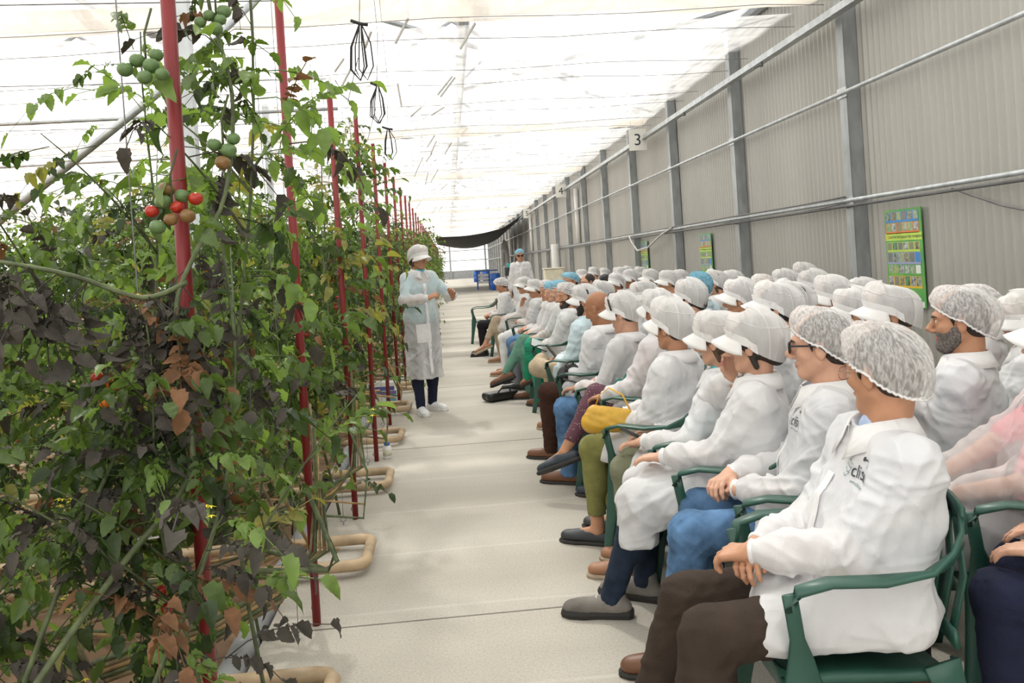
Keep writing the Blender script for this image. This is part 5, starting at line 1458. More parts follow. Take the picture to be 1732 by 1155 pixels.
# variants built once, then copied with all their parts
VARN = [plant_mesh(100+i, [1.75, 2.0, 1.85, 2.15, 1.95][i], True, [165, 175, 160, 180, 168][i], dead=[0.05, 0.0, 0.12, 0.04, 0.02][i], yellow=0.07, ntom=[2, 1, 2, 1, 2][i], size=0.82) for i in range(5)]
VARM = [plant_mesh(200+i, [2.1, 2.3, 2.0, 2.25][i], False, [150, 165, 140, 155][i], dead=0.02, yellow=0.08, ntom=[2, 0, 1, 2][i], size=1.05, spread=0.3) for i in range(4)]
used = set()
def put_plant(v, x, y, rz, label, group, sc=1.0):
    if id(v) in used: o = dup_tree(v)
    else: used.add(id(v)); o = v
    o.location = (x, y, -0.07); o.rotation_euler = (0, 0, rz); o.scale = (sc, sc, sc)
    tag(o, label, 'plant', group); return o
# the two plants tied to the nearest pole, with many withered leaves
T1 = plant_mesh(301, 1.7, True, 135, dead=0.34, yellow=0.03, rust=0.08, fresh=0.3, spread=0.2, side=4, ntom=0, size=0.76)
T1.location = (-0.84, 2.18, -0.07); tag(T1, 'tomato vine with many withered dark leaves beside the nearest red pole', 'plant')
T2 = plant_mesh(302, 1.35, True, 140, dead=0.10, yellow=0.04, rust=0.03, fresh=0.6, spread=0.26, side=4, ntom=1, size=0.78)
T2.location = (-1.22, 2.05, -0.07); tag(T2, 'leafy tomato plant in the near left corner of the photo', 'plant')
used.update((id(T1), id(T2)))
T5 = plant_mesh(305, 1.5, True, 115, dead=0.42, yellow=0.02, rust=0.07, fresh=0.3, spread=0.10, side=3, ntom=0, zmin=0.4, size=0.72)
T5.location = (-0.67, 1.97, -0.05); tag(T5, 'withered tomato vine twisted in front of the nearest red pole', 'plant'); used.add(id(T5))
T3 = plant_mesh(303, 2.9, True, 92, dead=0.08, yellow=0.03, fresh=0.55, spread=0.12, side=5, zmin=0.7, ntom=0, size=0.85)
T3.location = (-0.57, 2.36, -0.07); tag(T3, 'tall thin tomato vine climbing past the top of the photo by the nearest pole', 'plant')
r7 = np.random.RandomState(7)
def truss(root, c, kinds, rad, spreadr):
    m = MB(); m.tube([(c[0] + 0.02, c[1], c[2] + 0.14), (c[0], c[1], c[2] + 0.08), (c[0], c[1], c[2])], 0.003, 5); m.build('fruit_stalk', M_stem, root, smooth=True)
    for i, k in enumerate(kinds):
        a = i*2.4; q = spreadr*math.sqrt((i+0.5)/len(kinds))
        tomato(root, (c[0] + q*math.cos(a), c[1] + 0.4*q*math.sin(a) - 0.01, c[2] + q*math.sin(a)*0.9), rad*r7.uniform(0.85, 1.1), k, r7)
truss(T3, (-0.08, -0.32, 1.68+0.07), ['red', 'green', 'brown', 'green', 'red', 'brown', 'brown', 'green', 'red'], 0.0185, 0.062)
truss(T3, (-0.12, -0.32, 2.02+0.07), ['green']*6, 0.019, 0.052)
truss(T3, (0.03, -0.25, 1.82+0.07), ['green', 'green', 'brown', 'green'], 0.018, 0.045)
truss(T3, (0.02, -0.20, 2.16+0.07), ['green']*5, 0.0175, 0.04)
truss(T1, (0.02, -0.15, 1.27+0.07), ['orange', 'red', 'orange', 'brown'], 0.017, 0.05)
truss(T1, (0.12, -0.12, 0.75+0.07), ['orange', 'red', 'red'], 0.018, 0.03)
n_id = 0
rp = np.random.RandomState(11)
for ri, y in enumerate(ROWY):
    if ri == 0: cnt, x0, V_ = 2, -1.62, VARN
    elif ri == 1: cnt, x0, V_ = 5, -1.15, VARN
    elif ri == 2: cnt, x0, V_ = 7, -1.1, VARN
    elif ri == 3: cnt, x0, V_ = 8, -1.0, VARM
    elif ri < 5: cnt, x0, V_ = 8, -1.02, VARM
    elif ri < 7: cnt, x0, V_ = 8, -0.85, VARM
    elif ri < 12: cnt, x0, V_ = 4, -0.78, VARM
    else: cnt, x0, V_ = 2, -0.78, VARM
    for k in range(cnt):
        x = x0 - 0.42*k + rp.uniform(-0.05, 0.05)
        v = V_[rp.randint(len(V_))]
        sc = rp.uniform(0.92, 1.1)*(0.9 if (ri in (1,) and k > 0) else 1.0)*(0.92 if (ri == 2 and k > 1) else 1)
        put_plant(v, x, y + rp.uniform(-0.08, 0.08), rp.uniform(0, 6.28), ['leafy green tomato plant in the nearest rows left of the path', 'tomato plant in the dense middle rows left of the speaker', 'tomato plant in the far rows beyond the speaker'][0 if ri < 3 else (1 if ri < 7 else 2)],
                  ['tomato plants of the near rows', 'tomato plants of the middle rows', 'tomato plants of the far rows'][0 if ri < 3 else (1 if ri < 7 else 2)], sc)
# old vine whose thick stems lean across the nearest pole, with a withered branch reaching left
def smooth_pts(L, n=5):
    L = [np.array(p, float) for p in L]; out = []
    for i in range(len(L)-1):
        p0 = L[max(i-1, 0)]; p1 = L[i]; p2 = L[i+1]; p3 = L[min(i+2, len(L)-1)]
        for k in range(n):
            t = k/n; out.append(0.5*((2*p1) + (p2-p0)*t + (2*p0 - 5*p1 + 4*p2 - p3)*t*t + (3*p1 - p0 - 3*p2 + p3)*t**3))
    return out + [L[-1]]
V6 = empty('tomato_plant', (0, 0, 0)); used.add(id(V6))
tag(V6, 'old thick-stemmed tomato vine leaning on the nearest pole, withered branch reaching left', 'plant')
CUR = {'a': [(-1.3, 1.5, -0.05), (-1.1, 1.6, 0.35), (-0.88, 1.75, 0.71), (-0.75, 1.85, 0.89), (-0.62, 1.95, 1.06), (-0.63, 1.98, 1.27), (-0.64, 2.0, 1.45), (-0.61, 2.05, 1.56), (-0.54, 2.1, 1.71), (-0.52, 2.15, 1.97), (-0.58, 2.2, 2.25), (-0.56, 2.22, 2.5)],
       'b': [(-0.62, 2.02, 1.50), (-0.71, 1.98, 1.47), (-0.84, 1.93, 1.53), (-0.98, 1.9, 1.57), (-1.15, 1.88, 1.60)],
       'c': [(-0.95, 1.6, -0.05), (-0.8, 1.7, 0.3), (-0.67, 1.8, 0.66), (-0.61, 1.9, 0.81), (-0.55, 2.0, 1.04), (-0.54, 2.1, 1.31), (-0.56, 2.12, 1.6)],
       'd': [(-1.2, 1.7, -0.05), (-1.05, 1.8, 0.4), (-0.9, 1.9, 0.84), (-0.79, 1.95, 1.1), (-0.71, 2.0, 1.31), (-0.65, 2.03, 1.47)]}
r6 = np.random.RandomState(66); Vs = []; Fs = []; Ms = []; nn6 = 0
for k_, L_ in CUR.items():
    pts = smooth_pts(L_); rad = {'a': 0.0085, 'b': 0.007, 'c': 0.0075, 'd': 0.0075}[k_]
    m = MB(); m.tube([tuple(p) for p in pts], [rad*(1 - 0.5*i/len(pts)) for i in range(len(pts))], 8); m.build('main_stem', M_stem, V6, smooth=True)
    for i in range({'a': 46, 'b': 30, 'c': 18, 'd': 14}[k_]):
        p = pts[r6.randint(int(len(pts)*(0.25 if k_ != 'b' else 0)), len(pts))]
        dead_ = k_ == 'b' or (1.3 < p[2] < 1.62) or r6.uniform() < 0.25
        V, F = LEAF_N[r6.randint(len(LEAF_N))]; sc = r6.uniform(0.5, 0.85)*(0.75 if p[2] > 1.9 else 1)
        M = np.array(Matrix.Rotation(r6.uniform(0, 6.28), 3, 'Z') @ Matrix.Rotation(r6.uniform(-1.4, -0.5) if dead_ else r6.uniform(-0.5, 0.7), 3, 'X') @ Matrix.Rotation(r6.uniform(-0.6, 0.6), 3, 'Y'))
        Vs.append((V*sc) @ M.T + p); Fs.append(F + nn6); nn6 += len(V)
        Ms.append(np.full(len(F), (4 if r6.uniform() < 0.95 else 5) if dead_ else r6.choice([0, 1, 2])))
link_mesh('foliage', np.concatenate(Vs), np.concatenate(Fs), M_leaf, V6, mi=np.concatenate(Ms))
for q in ((-0.72, 1.93, 0.93), (-0.63, 1.97, 1.3), (-0.95, 1.7, 0.62)):      # white vine clips
    m = MB(); m.tube([(q[0] + 0.014*math.cos(a), q[1] + 0.014*math.sin(a), q[2]) for a in np.linspace(0, 5.6, 12)], 0.0018, 4); m.tube([(q[0] + 0.012, q[1] - 0.008, q[2]), (q[0] + 0.035, q[1] - 0.012, q[2] + 0.003)], 0.003, 4)
    m.build('vine_clip', M_white_p, V6, smooth=True)
# end plants of rows with tall or yellowing shoots
E1 = plant_mesh(401, 2.25, True, 120, dead=0.02, yellow=0.35, rust=0.02, fresh=0.5, spread=0.3, side=5, ntom=2, size=1.1)
E1.location = (-0.80, 5.2, -0.02); tag(E1, 'tomato plant with yellowing leaves overhanging the path at the third red pole', 'plant')
E2 = plant_mesh(402, 2.75, True, 60, dead=0.0, yellow=0.15, rust=0.03, fresh=0.6, spread=0.14, side=3, zmin=1.75, ntom=1, tomk=['green'], size=0.95)
E2.location = (-0.66, 6.65, -0.02); tag(E2, 'tall tomato shoot with green fruit leaning over the path at the fourth red pole', 'plant')
E3 = plant_mesh(403, 1.85, True, 90, dead=0.02, yellow=0.05, fresh=0.6, spread=0.24, side=5, ntom=2, size=0.9, zmin=0.55)
E3.location = (-0.86, 3.5, -0.02); tag(E3, 'bushy tomato plant whose fresh shoots cross the second red pole', 'plant')
E4 = plant_mesh(404, 2.45, True, 84, dead=0.02, yellow=0.05, fresh=0.6, spread=0.2, side=6, zmin=0.9, ntom=0, size=0.9)
E4.location = (-1.05, 2.95, -0.07); tag(E4, 'open branching tomato vine silhouetted against the screen left of the nearest pole', 'plant')
for e in (E1, E2, E3, E4): used.add(id(e))

# poles at the row ends
for ri, y in enumerate(ROWY):
    root = empty('red_pole', (PX, y, 0))
    n_ = ['nearest', 'second', 'third', 'fourth', 'fifth']
    tag(root, (n_[ri] + ' red plastic pole from the camera at a row end') if ri < 5 else 'red plastic pole at the end of a far tomato row', 'pole', None if ri < 5 else 'red poles of the far rows')
    top = 2.72 if ri != 2 else 2.6
    m = MB(); m.tube([(0, 0, 0), (0.004*math.sin(ri), 0, 1.3), (0, 0, top)], 0.018, 14); m.build('tube', M_red, root, smooth=True)
    m = MB(); m.tube([(0, 0, top), (0, 0, top + (0.012 if ri != 2 else 0.09))], 0.0195 if ri != 2 else 0.015, 12); m.build('end_cap', M_white_p, root, smooth=True)
    if ri > 16: continue
    # ring bolts and tie wires beside the pole
    for k, dx in enumerate((-0.06, -0.02)[:(2 if ri < 5 else 1)]):
        b = empty('ring_bolt', (PX + dx, y - 0.10 + k*0.2, 0)); tag(b, 'small iron ring bolt in the concrete with a thin tie wire, beside a red pole', 'bolt', 'ring bolts at the row ends')
        m = MB(); m.tube([(0, 0, 0), (0, 0, 0.018)], 0.004, 6)
        m.tube([(0.016*math.cos(a), 0, 0.034 + 0.016*math.sin(a)) for a in np.linspace(-PI/2, 1.5*PI, 13)], 0.0035, 6); m.build('ring', M_steel, b, smooth=True)
        m = MB(); m.tube([(0, 0, 0.05), (0.01, 0.0, 0.6), (-0.02, 0, 1.5), (-0.03, 0, 2.3), (-0.03, 0, 2.75)], 0.0018, 4); m.build('tie_wire', M_wire, b, smooth=True)
# row wires the plants hang from
for ri in range(0, 14):
    m = MB(); y = ROWY[ri]; m.tube([(PX, y, 2.68), (-4.0, y, 2.75), (-8, y, 2.7)], 0.003, 4)
    tag(m.build('row_wire', M_wire, smooth=True), 'taut wire above a tomato row from its red pole', 'wire', 'wires along the tomato rows')
# black twine loops on top of poles
for (x, y, z, h_, lab) in ((-0.44, 5.0, 2.98, 0.34, 'nearest tangle of black twine loops hanging above the third red pole'), (-0.47, 6.55, 2.95, 0.3, 'second tangle of black twine loops hanging above the fourth red pole'), (-0.50, 8.0, 2.85, 0.3, 'third tangle of black twine loops hanging above the fifth red pole')):
    root = empty('twine_bundle', (x, y, z)); tag(root, lab, 'twine')
    rr3 = random.Random(int(y*10))
    for k in range(4):
        m = MB(); w = rr3.uniform(0.02, 0.06); q = rr3.uniform(-0.03, 0.03)
        m.tube([(0, 0, 0), (q - w, 0.01, -h_*0.4), (q - w*1.2, 0, -h_*0.8), (q, 0, -h_), (q + w, 0.01, -h_*0.75), (q + w*0.8, 0, -h_*0.35), (0.01, 0, 0)], 0.0045, 5); m.build('loop', M_twine, root, smooth=True)
    m = MB(); m.tube([(-0.05, 0, 0.02), (0, 0, 0), (0.05, 0, -0.01)], 0.010, 6); m.build('clip', M_twine, root, smooth=True)
    m = MB(); m.tube([(0, 0, 0), (0.03, 0, 0.4), (-0.02, 0.3, CEIL - z - 0.12)], 0.0025, 4); m.build('hanging_cord', M_twine, root, smooth=True)
    m = MB(); m.tube([(-0.02, 0, -h_*0.6), (-0.10, 0.03, -h_ - 0.12), (-0.17, 0.05, 2.66 - z)], 0.003, 4); m.build('tail', M_twine, root, smooth=True)

# heating pipe loops, drain pipe, old stems on the ground
M_pipe = pmat('heating_pipe', (0.50, 0.37, 0.23), 0.55, var=0.25, vscale=6, bump=0.15)
M_drain = pmat('drain_pipe', (0.33, 0.34, 0.35), 0.5, var=0.2, vscale=5)
for i in range(14):
    y = 2.12 + 0.745 + 1.49*i - 0.02; m = MB(); a, b = y - 0.2, y + 0.2; xe = -0.50
    m.tube([(-7, a, 0.07), (xe - 0.06, a, 0.055), (xe - 0.02, a + 0.015, 0.055), (xe, a + 0.05, 0.055), (xe, b - 0.05, 0.055), (xe - 0.02, b - 0.015, 0.055), (xe - 0.06, b, 0.055), (-7, b, 0.07)], 0.029, 12)
    tag(m.build('heating_pipe', M_pipe, smooth=True), ('tan heating pipe loop on the ground between the ' + ['first and second', 'second and third', 'third and fourth'][i] + ' red poles') if i < 3 else 'tan heating pipe loop between two tomato rows further on', 'pipe', None if i < 3 else 'heating pipe loops further on')
m = MB(); m.tube([(-0.93, 0.5, -0.02)] + [(-0.93 + 0.004*math.sin(k), 0.9 + k, -0.015) for k in range(28)], 0.055, 14)
for k in range(12): m.tube([(-0.93, 1.3 + 1.49*k, -0.015), (-0.93, 1.38 + 1.49*k, -0.015)], 0.062, 14)
tag(m.build('drain_pipe', M_drain, smooth=True), 'grey drain pipe lying along the edge of the concrete path', 'pipe')
rg = np.random.RandomState(21)
for ri in range(0, 7):
    y = ROWY[ri]
    root = empty('layered_stems', (-0.95, y, 0)); tag(root, 'bundle of long old tomato stems lying along the %s row at ground level' % ['nearest', 'second', 'third', 'fourth', 'fifth', 'sixth', 'seventh'][ri], 'stems')
    for k in range(11 if ri < 4 else 6):
        ye = rg.uniform(-0.35, 0.3); L_ = rg.uniform(1.2, 2.8); x0 = rg.uniform(-0.2, 0.42) if k > 1 else 0.38; z0 = rg.uniform(0.02, 0.3)
        sl = rg.uniform(-0.35, 0.35)
        pts = [(x0 - L_*t, ye + sl*t + 0.05*math.sin(t*5 + k), max(-0.03, z0 + (0.18*math.sin(t*PI*0.9 + k*0.3)) - 0.1*t)) for t in np.linspace(0, 1, 9)]
        if k % 3 == 0:      # turns up to join the row
            pts = [(x0 - 0.1, ye*0.3, 0.62)] + [(x0 + 0.02, ye*0.5, 0.32)] + pts
        m = MB(); m.tube(pts, rg.uniform(0.006, 0.011), 6); m.build('stem', [M_stem_old, M_dry, M_stem][rg.randint(3)], root, smooth=True)
    # dry litter
    m = MB()
    for q in range(60 if ri < 4 else 20):
        c = np.array([rg.uniform(-2.2, 0.1), rg.uniform(-0.6, 0.6), -0.055]); az = rg.uniform(0, 6.28); l_ = rg.uniform(0.05, 0.3); h0 = rg.uniform(0.005, 0.07)
        m.tube([tuple(c + [0, 0, h0]), tuple(c + [math.cos(az)*l_*0.5, math.sin(az)*l_*0.5, h0 + 0.03]), tuple(c + [math.cos(az)*l_, math.sin(az)*l_, h0*0.5])], 0.0022, 3, cap=False)
    o = m.build('dry_litter', M_dry, root); o['kind'] = 'stuff'
# leaning bundle at the second pole
for (ri, lab) in ((1, 'green stems sweeping down from the second red pole to the drain pipe'), (2, 'stems sweeping down from the third red pole over the pipe loop')):
    root = empty('stem_bundle', (PX, ROWY[ri], 0)); tag(root, lab, 'stems')
    for k in range(5):
        q = 0.02*k; m = MB()
        m.tube([(0.03 + q*0.5, -0.02, 0.95 - 0.1*k), (0.035 + q*0.3, -0.03, 0.6), (0.0 + q, -0.05, 0.33), (-0.12, -0.12, 0.16 + q), (-0.35, -0.25, 0.08 + q), (-0.75, -0.42, 0.03 + q)], [0.006 + 0.002*(k % 2)]*3 + [0.011, 0.012, 0.011], 7)
        m.build('stem', [M_stem_old, M_stem, M_dry][k % 3], root, smooth=True)
# ------------------------------------------------------------------ text helper
def text_mesh(s, size, font_bold=False):
    cu = bpy.data.curves.new('txt', 'FONT'); cu.body = s; cu.size = size; cu.resolution_u = 3; cu.align_x = 'CENTER'; cu.align_y = 'CENTER'
    o = bpy.data.objects.new('txt', cu); COL.objects.link(o)
    dg = bpy.context.evaluated_depsgraph_get(); dg.update()
    me = bpy.data.meshes.new_from_object(o.evaluated_get(dg))
    V = np.array([tuple(v.co) for v in me.vertices]); F = [tuple(p.vertices) for p in me.polygons]
    bpy.data.objects.remove(o); bpy.data.curves.remove(cu); bpy.data.meshes.remove(me)
    return V, F
M_ink = pmat('ink', (0.03, 0.035, 0.045), 0.7, var=0.02)
M_ink_g = pmat('ink_teal', (0.10, 0.22, 0.22), 0.7, var=0.02)
# number boards hanging under the rail
M_board = pmat('board_cream', (0.80, 0.79, 0.72), 0.7, var=0.05)
for (n_, y) in (('3', 16.7), ('4', 28.3), ('5', 40.6), ('6', 53.5)):
    root = empty('number_board', (4.02, y, 0)); tag(root, 'square cream board with the number %s hanging below the rail' % n_, 'sign')
    m = MB(); m.box(-0.185, -0.004, 3.62, 0.185, 0.004, 4.06); m.build('panel', M_board, root, bevel=0.003)
    V, F = text_mesh(n_, 0.34); V = np.stack([V[:, 0], np.full(len(V), -0.0065), V[:, 1] + 3.83], -1); link_mesh('numeral', V, F, M_ink, root, smooth=False)
    for x in (-0.13, 0.13):
        m = MB(); m.tube([(x, 0, 4.05), (x, 0, 4.22)], 0.003, 4); m.build('hanger', M_wire, root)

# insect posters
PAL = [(0.05, 0.09, 0.05), (0.22, 0.30, 0.12), (0.45, 0.5, 0.42), (0.04, 0.05, 0.08), (0.15, 0.35, 0.2), (0.5, 0.45, 0.2), (0.28, 0.2, 0.2), (0.6, 0.62, 0.6), (0.1, 0.2, 0.14)]
M_pg = pmat('poster_green', (0.20, 0.50, 0.08), 0.35, var=0.12, vscale=3, col2=(0.05, 0.30, 0.10))
M_pl = pmat('poster_lime', (0.50, 0.68, 0.10), 0.35, var=0.08); M_pb = pmat('poster_blue', (0.06, 0.25, 0.62), 0.35, var=0.05); M_po = pmat('poster_orange', (0.75, 0.22, 0.05), 0.35, var=0.05)
M_pv = pmat('poster_violet', (0.32, 0.36, 0.55), 0.35, var=0.05); M_py = pmat('poster_yellow', (0.75, 0.5, 0.05), 0.35, var=0.05); M_pw = pmat('poster_white', (0.75, 0.8, 0.75), 0.35, var=0.03)
def spot_mat(i):
    c = PAL[i % len(PAL)]; k = 'poster_photo_%d' % (i % 9)
    return pmat(k, c, 0.35, vscale=28, col2=PAL[(i*4+2) % len(PAL)], detail=2)
def poster(y0, label):
    w, h = 0.64, 0.95; x = 4.405; z0 = 0.83
    root = empty('poster', (x, y0, z0)); tag(root, label, 'poster')
    m = MB(); m.box(-0.004, 0, 0, 0.004, w, h); m.build('sheet', M_pg, root)
    X = -0.0055
    def rect(name, y1, z1, y2, z2, mt, dx=0.0):        # y measured from the left edge as seen (far side)
        m = MB(); m.add([(X - dx, w - y1, z1), (X - dx, w - y2, z1), (X - dx, w - y2, z2), (X - dx, w - y1, z2)], [(0, 1, 2, 3)]); return m.build(name, mt, root)
    rows = [(0.845, 0.925, M_pb), (0.735, 0.815, M_po), (0.555, 0.625, M_pl), (0.435, 0.525, M_pv), (0.325, 0.405, M_pg), (0.205, 0.295, M_py), (0.10, 0.18, M_pg)]
    for ri, (za, zb, mt) in enumerate(rows):
        rect('strip', 0.02, za - 0.022, 0.60, zb + 0.004, mt)
        for k in range(6 if ri < 6 else 4):
            mm = spot_mat(ri*5 + k*2 + (k*k) % 3)
            if ri == 3 and k == 5: mm = M_pb
            if ri == 4 and k == 5: mm = M_pw
            rect('photo', 0.03 + k*0.096, za, 0.03 + k*0.096 + 0.082, zb, mm, 0.0008)
    rect('title_band', 0.0, 0.645, 0.64, 0.72, M_pl)
    rect('footer', 0.10, 0.005, 0.62, 0.06, M_pw)
    V, F = text_mesh('Contrôle biologique des ravageurs', 0.044); V = np.stack([np.full(len(V), X - 0.001), w - 0.34 - V[:, 0], V[:, 1] + 0.682], -1)
    link_mesh('title', V, F, M_ink, root, smooth=False)
    m = MB(); m.lathe([(0.001, 0), (0.02, 0), (0.02, 0.001), (0.001, 0.001)], 12); V = np.concatenate(m.V); V = np.stack([X - V[:, 2] - 0.0005, V[:, 0] + w - 0.045, V[:, 1] + 0.682], -1); link_mesh('emblem', V, m.F, M_py, root, smooth=False)
    return root
poster(7.38, 'nearest green insect chart with rows of small photos on the wall')
poster(13.55, 'second insect chart on the wall, behind the blue bouffant cap')
poster(18.0, 'furthest insect chart, small and green, left of the second wall chart')

# printed logos on coats: word with a dotted arc, projected onto the cloth
def logo(key, word, c_local, size, small='www.ecliso.com'):
    p = P[key]; V, Q = COATS[key]
    bv = BVHTree.FromPolygons([tuple(map(float, v)) for v in V], [tuple(int(i) for i in f) for f in Q])
    c = np.array(c_local, float)
    bits = []
    Vt, Ft = text_mesh(word, size); wd = Vt[:, 0].max()
    bits.append(('logo_text', Vt, Ft, M_ink))
    m = MB(); pts = [(wd*0.35*math.cos(a)*1.6 + wd*0.2, size*0.62 + size*0.22*math.sin(a) - 0.0, 0) for a in np.linspace(0.15, PI*0.9, 12)]
    m.strip(pts, Vector((0, 0, 1)), 0.001, size*0.07); Va = np.concatenate(m.V); Va[:, 2] = 0
    A_ = MB(); n = 12
    for i, a in enumerate(np.linspace(0.1, PI*0.75, n)):
        q = (wd*0.62*math.cos(a) + wd*0.35, size*(0.42 + 0.35*math.sin(a)))
        A_.V.append(np.array([(q[0]*1.0, q[1] + size*0.035, 0), (q[0]*1.0, q[1] - size*0.035, 0)])); A_.n += 2
    A_.F = [(2*i, 2*i+1, 2*i+3, 2*i+2) for i in range(n-1)]
    bits.append(('logo_arc', np.concatenate(A_.V), A_.F, M_ink))
    D_ = [(wd*-0.05 + size*0.11*math.cos(a), size*0.78 + size*0.11*math.sin(a), 0) for a in np.linspace(0, 2*PI, 12, endpoint=False)]
    bits.append(('logo_dot', np.array(D_), [tuple(range(12))], M_ink))
    Vs_, Fs_ = text_mesh(small, size*0.24); Vs_[:, 1] -= size*0.55; bits.append(('logo_address', Vs_, Fs_, M_ink_g))
    S_ = []; SF = []
    for i in range(4):                         # sprig of strokes left of the word
        x0 = -wd - size*0.45; y0 = size*(0.45 - 0.24*i)
        pts = [(x0 + size*0.5*t - size*0.06*i, y0 + size*0.12*math.sin(t*5 + i), 0) for t in np.linspace(0, 1, 7)]
        b = len(S_)
        for q in pts: S_ += [(q[0], q[1] + size*0.022, 0), (q[0], q[1] - size*0.022, 0)]
        SF += [(b+2*k, b+2*k+1, b+2*k+3, b+2*k+2) for k in range(6)]
    bits.append(('logo_sprig', np.array(S_), SF, M_ink_g))
    coat = [ch for ch in p['root'].children if ch.name.startswith('lab_coat')][0]
    # aim: outward direction at the chest point
    hit = None; d = Vector((c[0]*(3.6 if key == 'A1' else 2.5), 1.0, 0)).normalized(); o0 = Vector(c) + d*0.5
    h_ = bv.ray_cast(o0, -d)
    if h_[0] is None: return
    up = Vector((0, 0, 1)); rt = Vector((-1, 0, 0)) ; rt = (rt - d*rt.dot(d)).normalized()
    for nm, Vb, Fb, mt in bits:
        out = []
        for v in Vb:
            q = h_[0] + rt*float(v[0]) + up*float(v[1]) + d*0.25
            hh = bv.ray_cast(q, -d)
            out.append(tuple((hh[0] if hh[0] is not None and abs((hh[0] - h_[0]).dot(d)) < 0.06 else h_[0] + rt*float(v[0]) + up*float(v[1])) + d*0.003))
        link_mesh(nm, out, [tuple(f) for f in Fb], mt, coat, smooth=False)
logo('A1', 'cliso', (-0.10, 0, 0.885), 0.047)
logo('A2', 'cliso', (-0.09, 0, 0.89), 0.047)
logo('A4', 'cliso', (-0.07, 0, 0.86), 0.05)
logo('A11', 'cliso', (-0.09, 0, 0.88), 0.055)

# ------------------------------------------------------------------ things carried and things standing about
def place_local(p, q): return tuple(loc2w(p, q))
def obj_at(name, p, q, rz=0): return empty(name, place_local(p, q), p['face'] + rz)
M_yel = pmat('yellow_leather', (0.62, 0.36, 0.03), 0.42, var=0.1, vscale=9, bump=0.15, bscale=150)
b = obj_at('handbag', P['A5'], (-0.15, 0.28, 0.625), 1.9); b.scale = (0.75, 0.75, 0.75); tag(b, 'mustard yellow leather handbag under the arm of a front-row woman', 'bag')
V, Q = mesh_sdf([('u', cone((-0.13, 0, 0.03), (0.15, 0, 0.045), 0.05, 0.075), 0), ('u', cone((-0.09, 0, 0.10), (0.13, 0, 0.12), 0.035, 0.045), 0.05), ('d', folds(3, 0.003, 0.09), 0)], (-0.22, -0.12, -0.06), (0.26, 0.12, 0.2), 0.006)
link_mesh('pouch', V, Q, M_yel, b)
m = MB(); m.strip([(-0.11, -0.03, 0.12), (-0.06, -0.05, 0.22), (0.03, -0.05, 0.27), (0.10, -0.04, 0.22), (0.13, -0.02, 0.13)], Vector((0, 1, 0)), 0.04, 0.006); m.build('strap', M_yel, b, smooth='auto')
def phone(p, q, label, rot=(0.9, 0.2, 0.3), size=(0.065, 0.13)):
    o = empty('phone', place_local(p, q)); tag(o, label, 'phone')
    m = MB(); m.box(-size[0]/2, -size[1]/2, 0, size[0]/2, size[1]/2, 0.009); m.build('casing', M_frame_b, o, bevel=0.003)
    m = MB(); m.box(-size[0]/2+0.004, -size[1]/2+0.01, 0.0088, size[0]/2-0.004, size[1]/2-0.01, 0.0098); m.build('screen', M_lens_d, o)
    o.rotation_euler = (rot[0], rot[1], rot[2] + p['face']); return o
phone(P['A4'], (-0.09, 0.40, 0.665), 'dark phone in the hands of the woman in olive trousers', (0.5, 0.3, 0.4))
phone(P['A7'], (-0.10, 0.40, 0.675), 'black phone held on the lap by the man with the strapped cap', (0.3, 0.2, 0.5))
phone(P['A9'], (-0.05, 0.36, 0.72), 'black phone held on the knee by the man in beige trousers', (0.9, 0.1, 0.3))
t = phone(P['A11'], (-0.10, 0.28, 0.64), 'black-framed tablet with pale screen on the lap of the green trousers man', (0.5, -0.35, 0.5), (0.17, 0.24))
for ch in t.children:
    if ch.name.startswith('screen'): ch.data.materials.clear(); ch.data.materials.append(pmat('tablet_screen', (0.55, 0.6, 0.6), 0.3))
# green purse with coiled cords
pu = obj_at('purse', P['A6'], (0.10, 0.34, 0.66)); tag(pu, 'small green purse with long looped cream cords on a front-row lap', 'bag')
M_gp = pmat('green_leather', (0.02, 0.24, 0.19), 0.35); M_cord = pmat('cream_cord', (0.55, 0.50, 0.40), 0.6)
V, Q = mesh_sdf([('u', cone((-0.05, 0, 0.0), (0.06, 0, 0.01), 0.04, 0.045), 0), ('u', cone((-0.02, 0, 0.05), (0.03, 0, 0.05), 0.02, 0.02), 0.04), ('d', folds(9, 0.003, 0.05), 0)], (-0.12, -0.08, -0.07), (0.13, 0.08, 0.1), 0.006)
link_mesh('pouch', V, Q, M_gp, pu)
for k in range(6):
    m = MB(); a0 = k*0.5; m.tube([(0.0 + (0.05 + 0.012*k)*math.cos(a) - 0.03, -0.05 - 0.006*k, 0.02 + (0.045 + 0.01*k)*math.sin(a)) for a in np.linspace(0.4, 6.0, 18)], 0.0042, 6); m.build('cord', M_cord if k % 2 == 0 else M_gp, pu, smooth=True)
# dark handbag on a lap
hb = obj_at('handbag', P['A8'], (-0.06, 0.30, 0.63)); tag(hb, 'black soft handbag on the lap of the bald man', 'bag')
V, Q = mesh_sdf([('u', cone((-0.09, 0, 0.0), (0.09, 0, 0.0), 0.045, 0.045), 0), ('u', cone((-0.07, 0, 0.05), (0.07, 0, 0.05), 0.025, 0.025), 0.05), ('d', folds(5, 0.003, 0.06), 0)], (-0.16, -0.1, -0.07), (0.16, 0.1, 0.1), 0.007)
link_mesh('pouch', V, Q, SHOES['black'][0], hb); m = MB(); m.tube([(-0.07, 0, 0.06), (-0.03, -0.02, 0.10), (0.04, -0.02, 0.10), (0.07, 0, 0.06)], 0.006, 6); m.build('handle', SHOES['black'][0], hb, smooth=True)
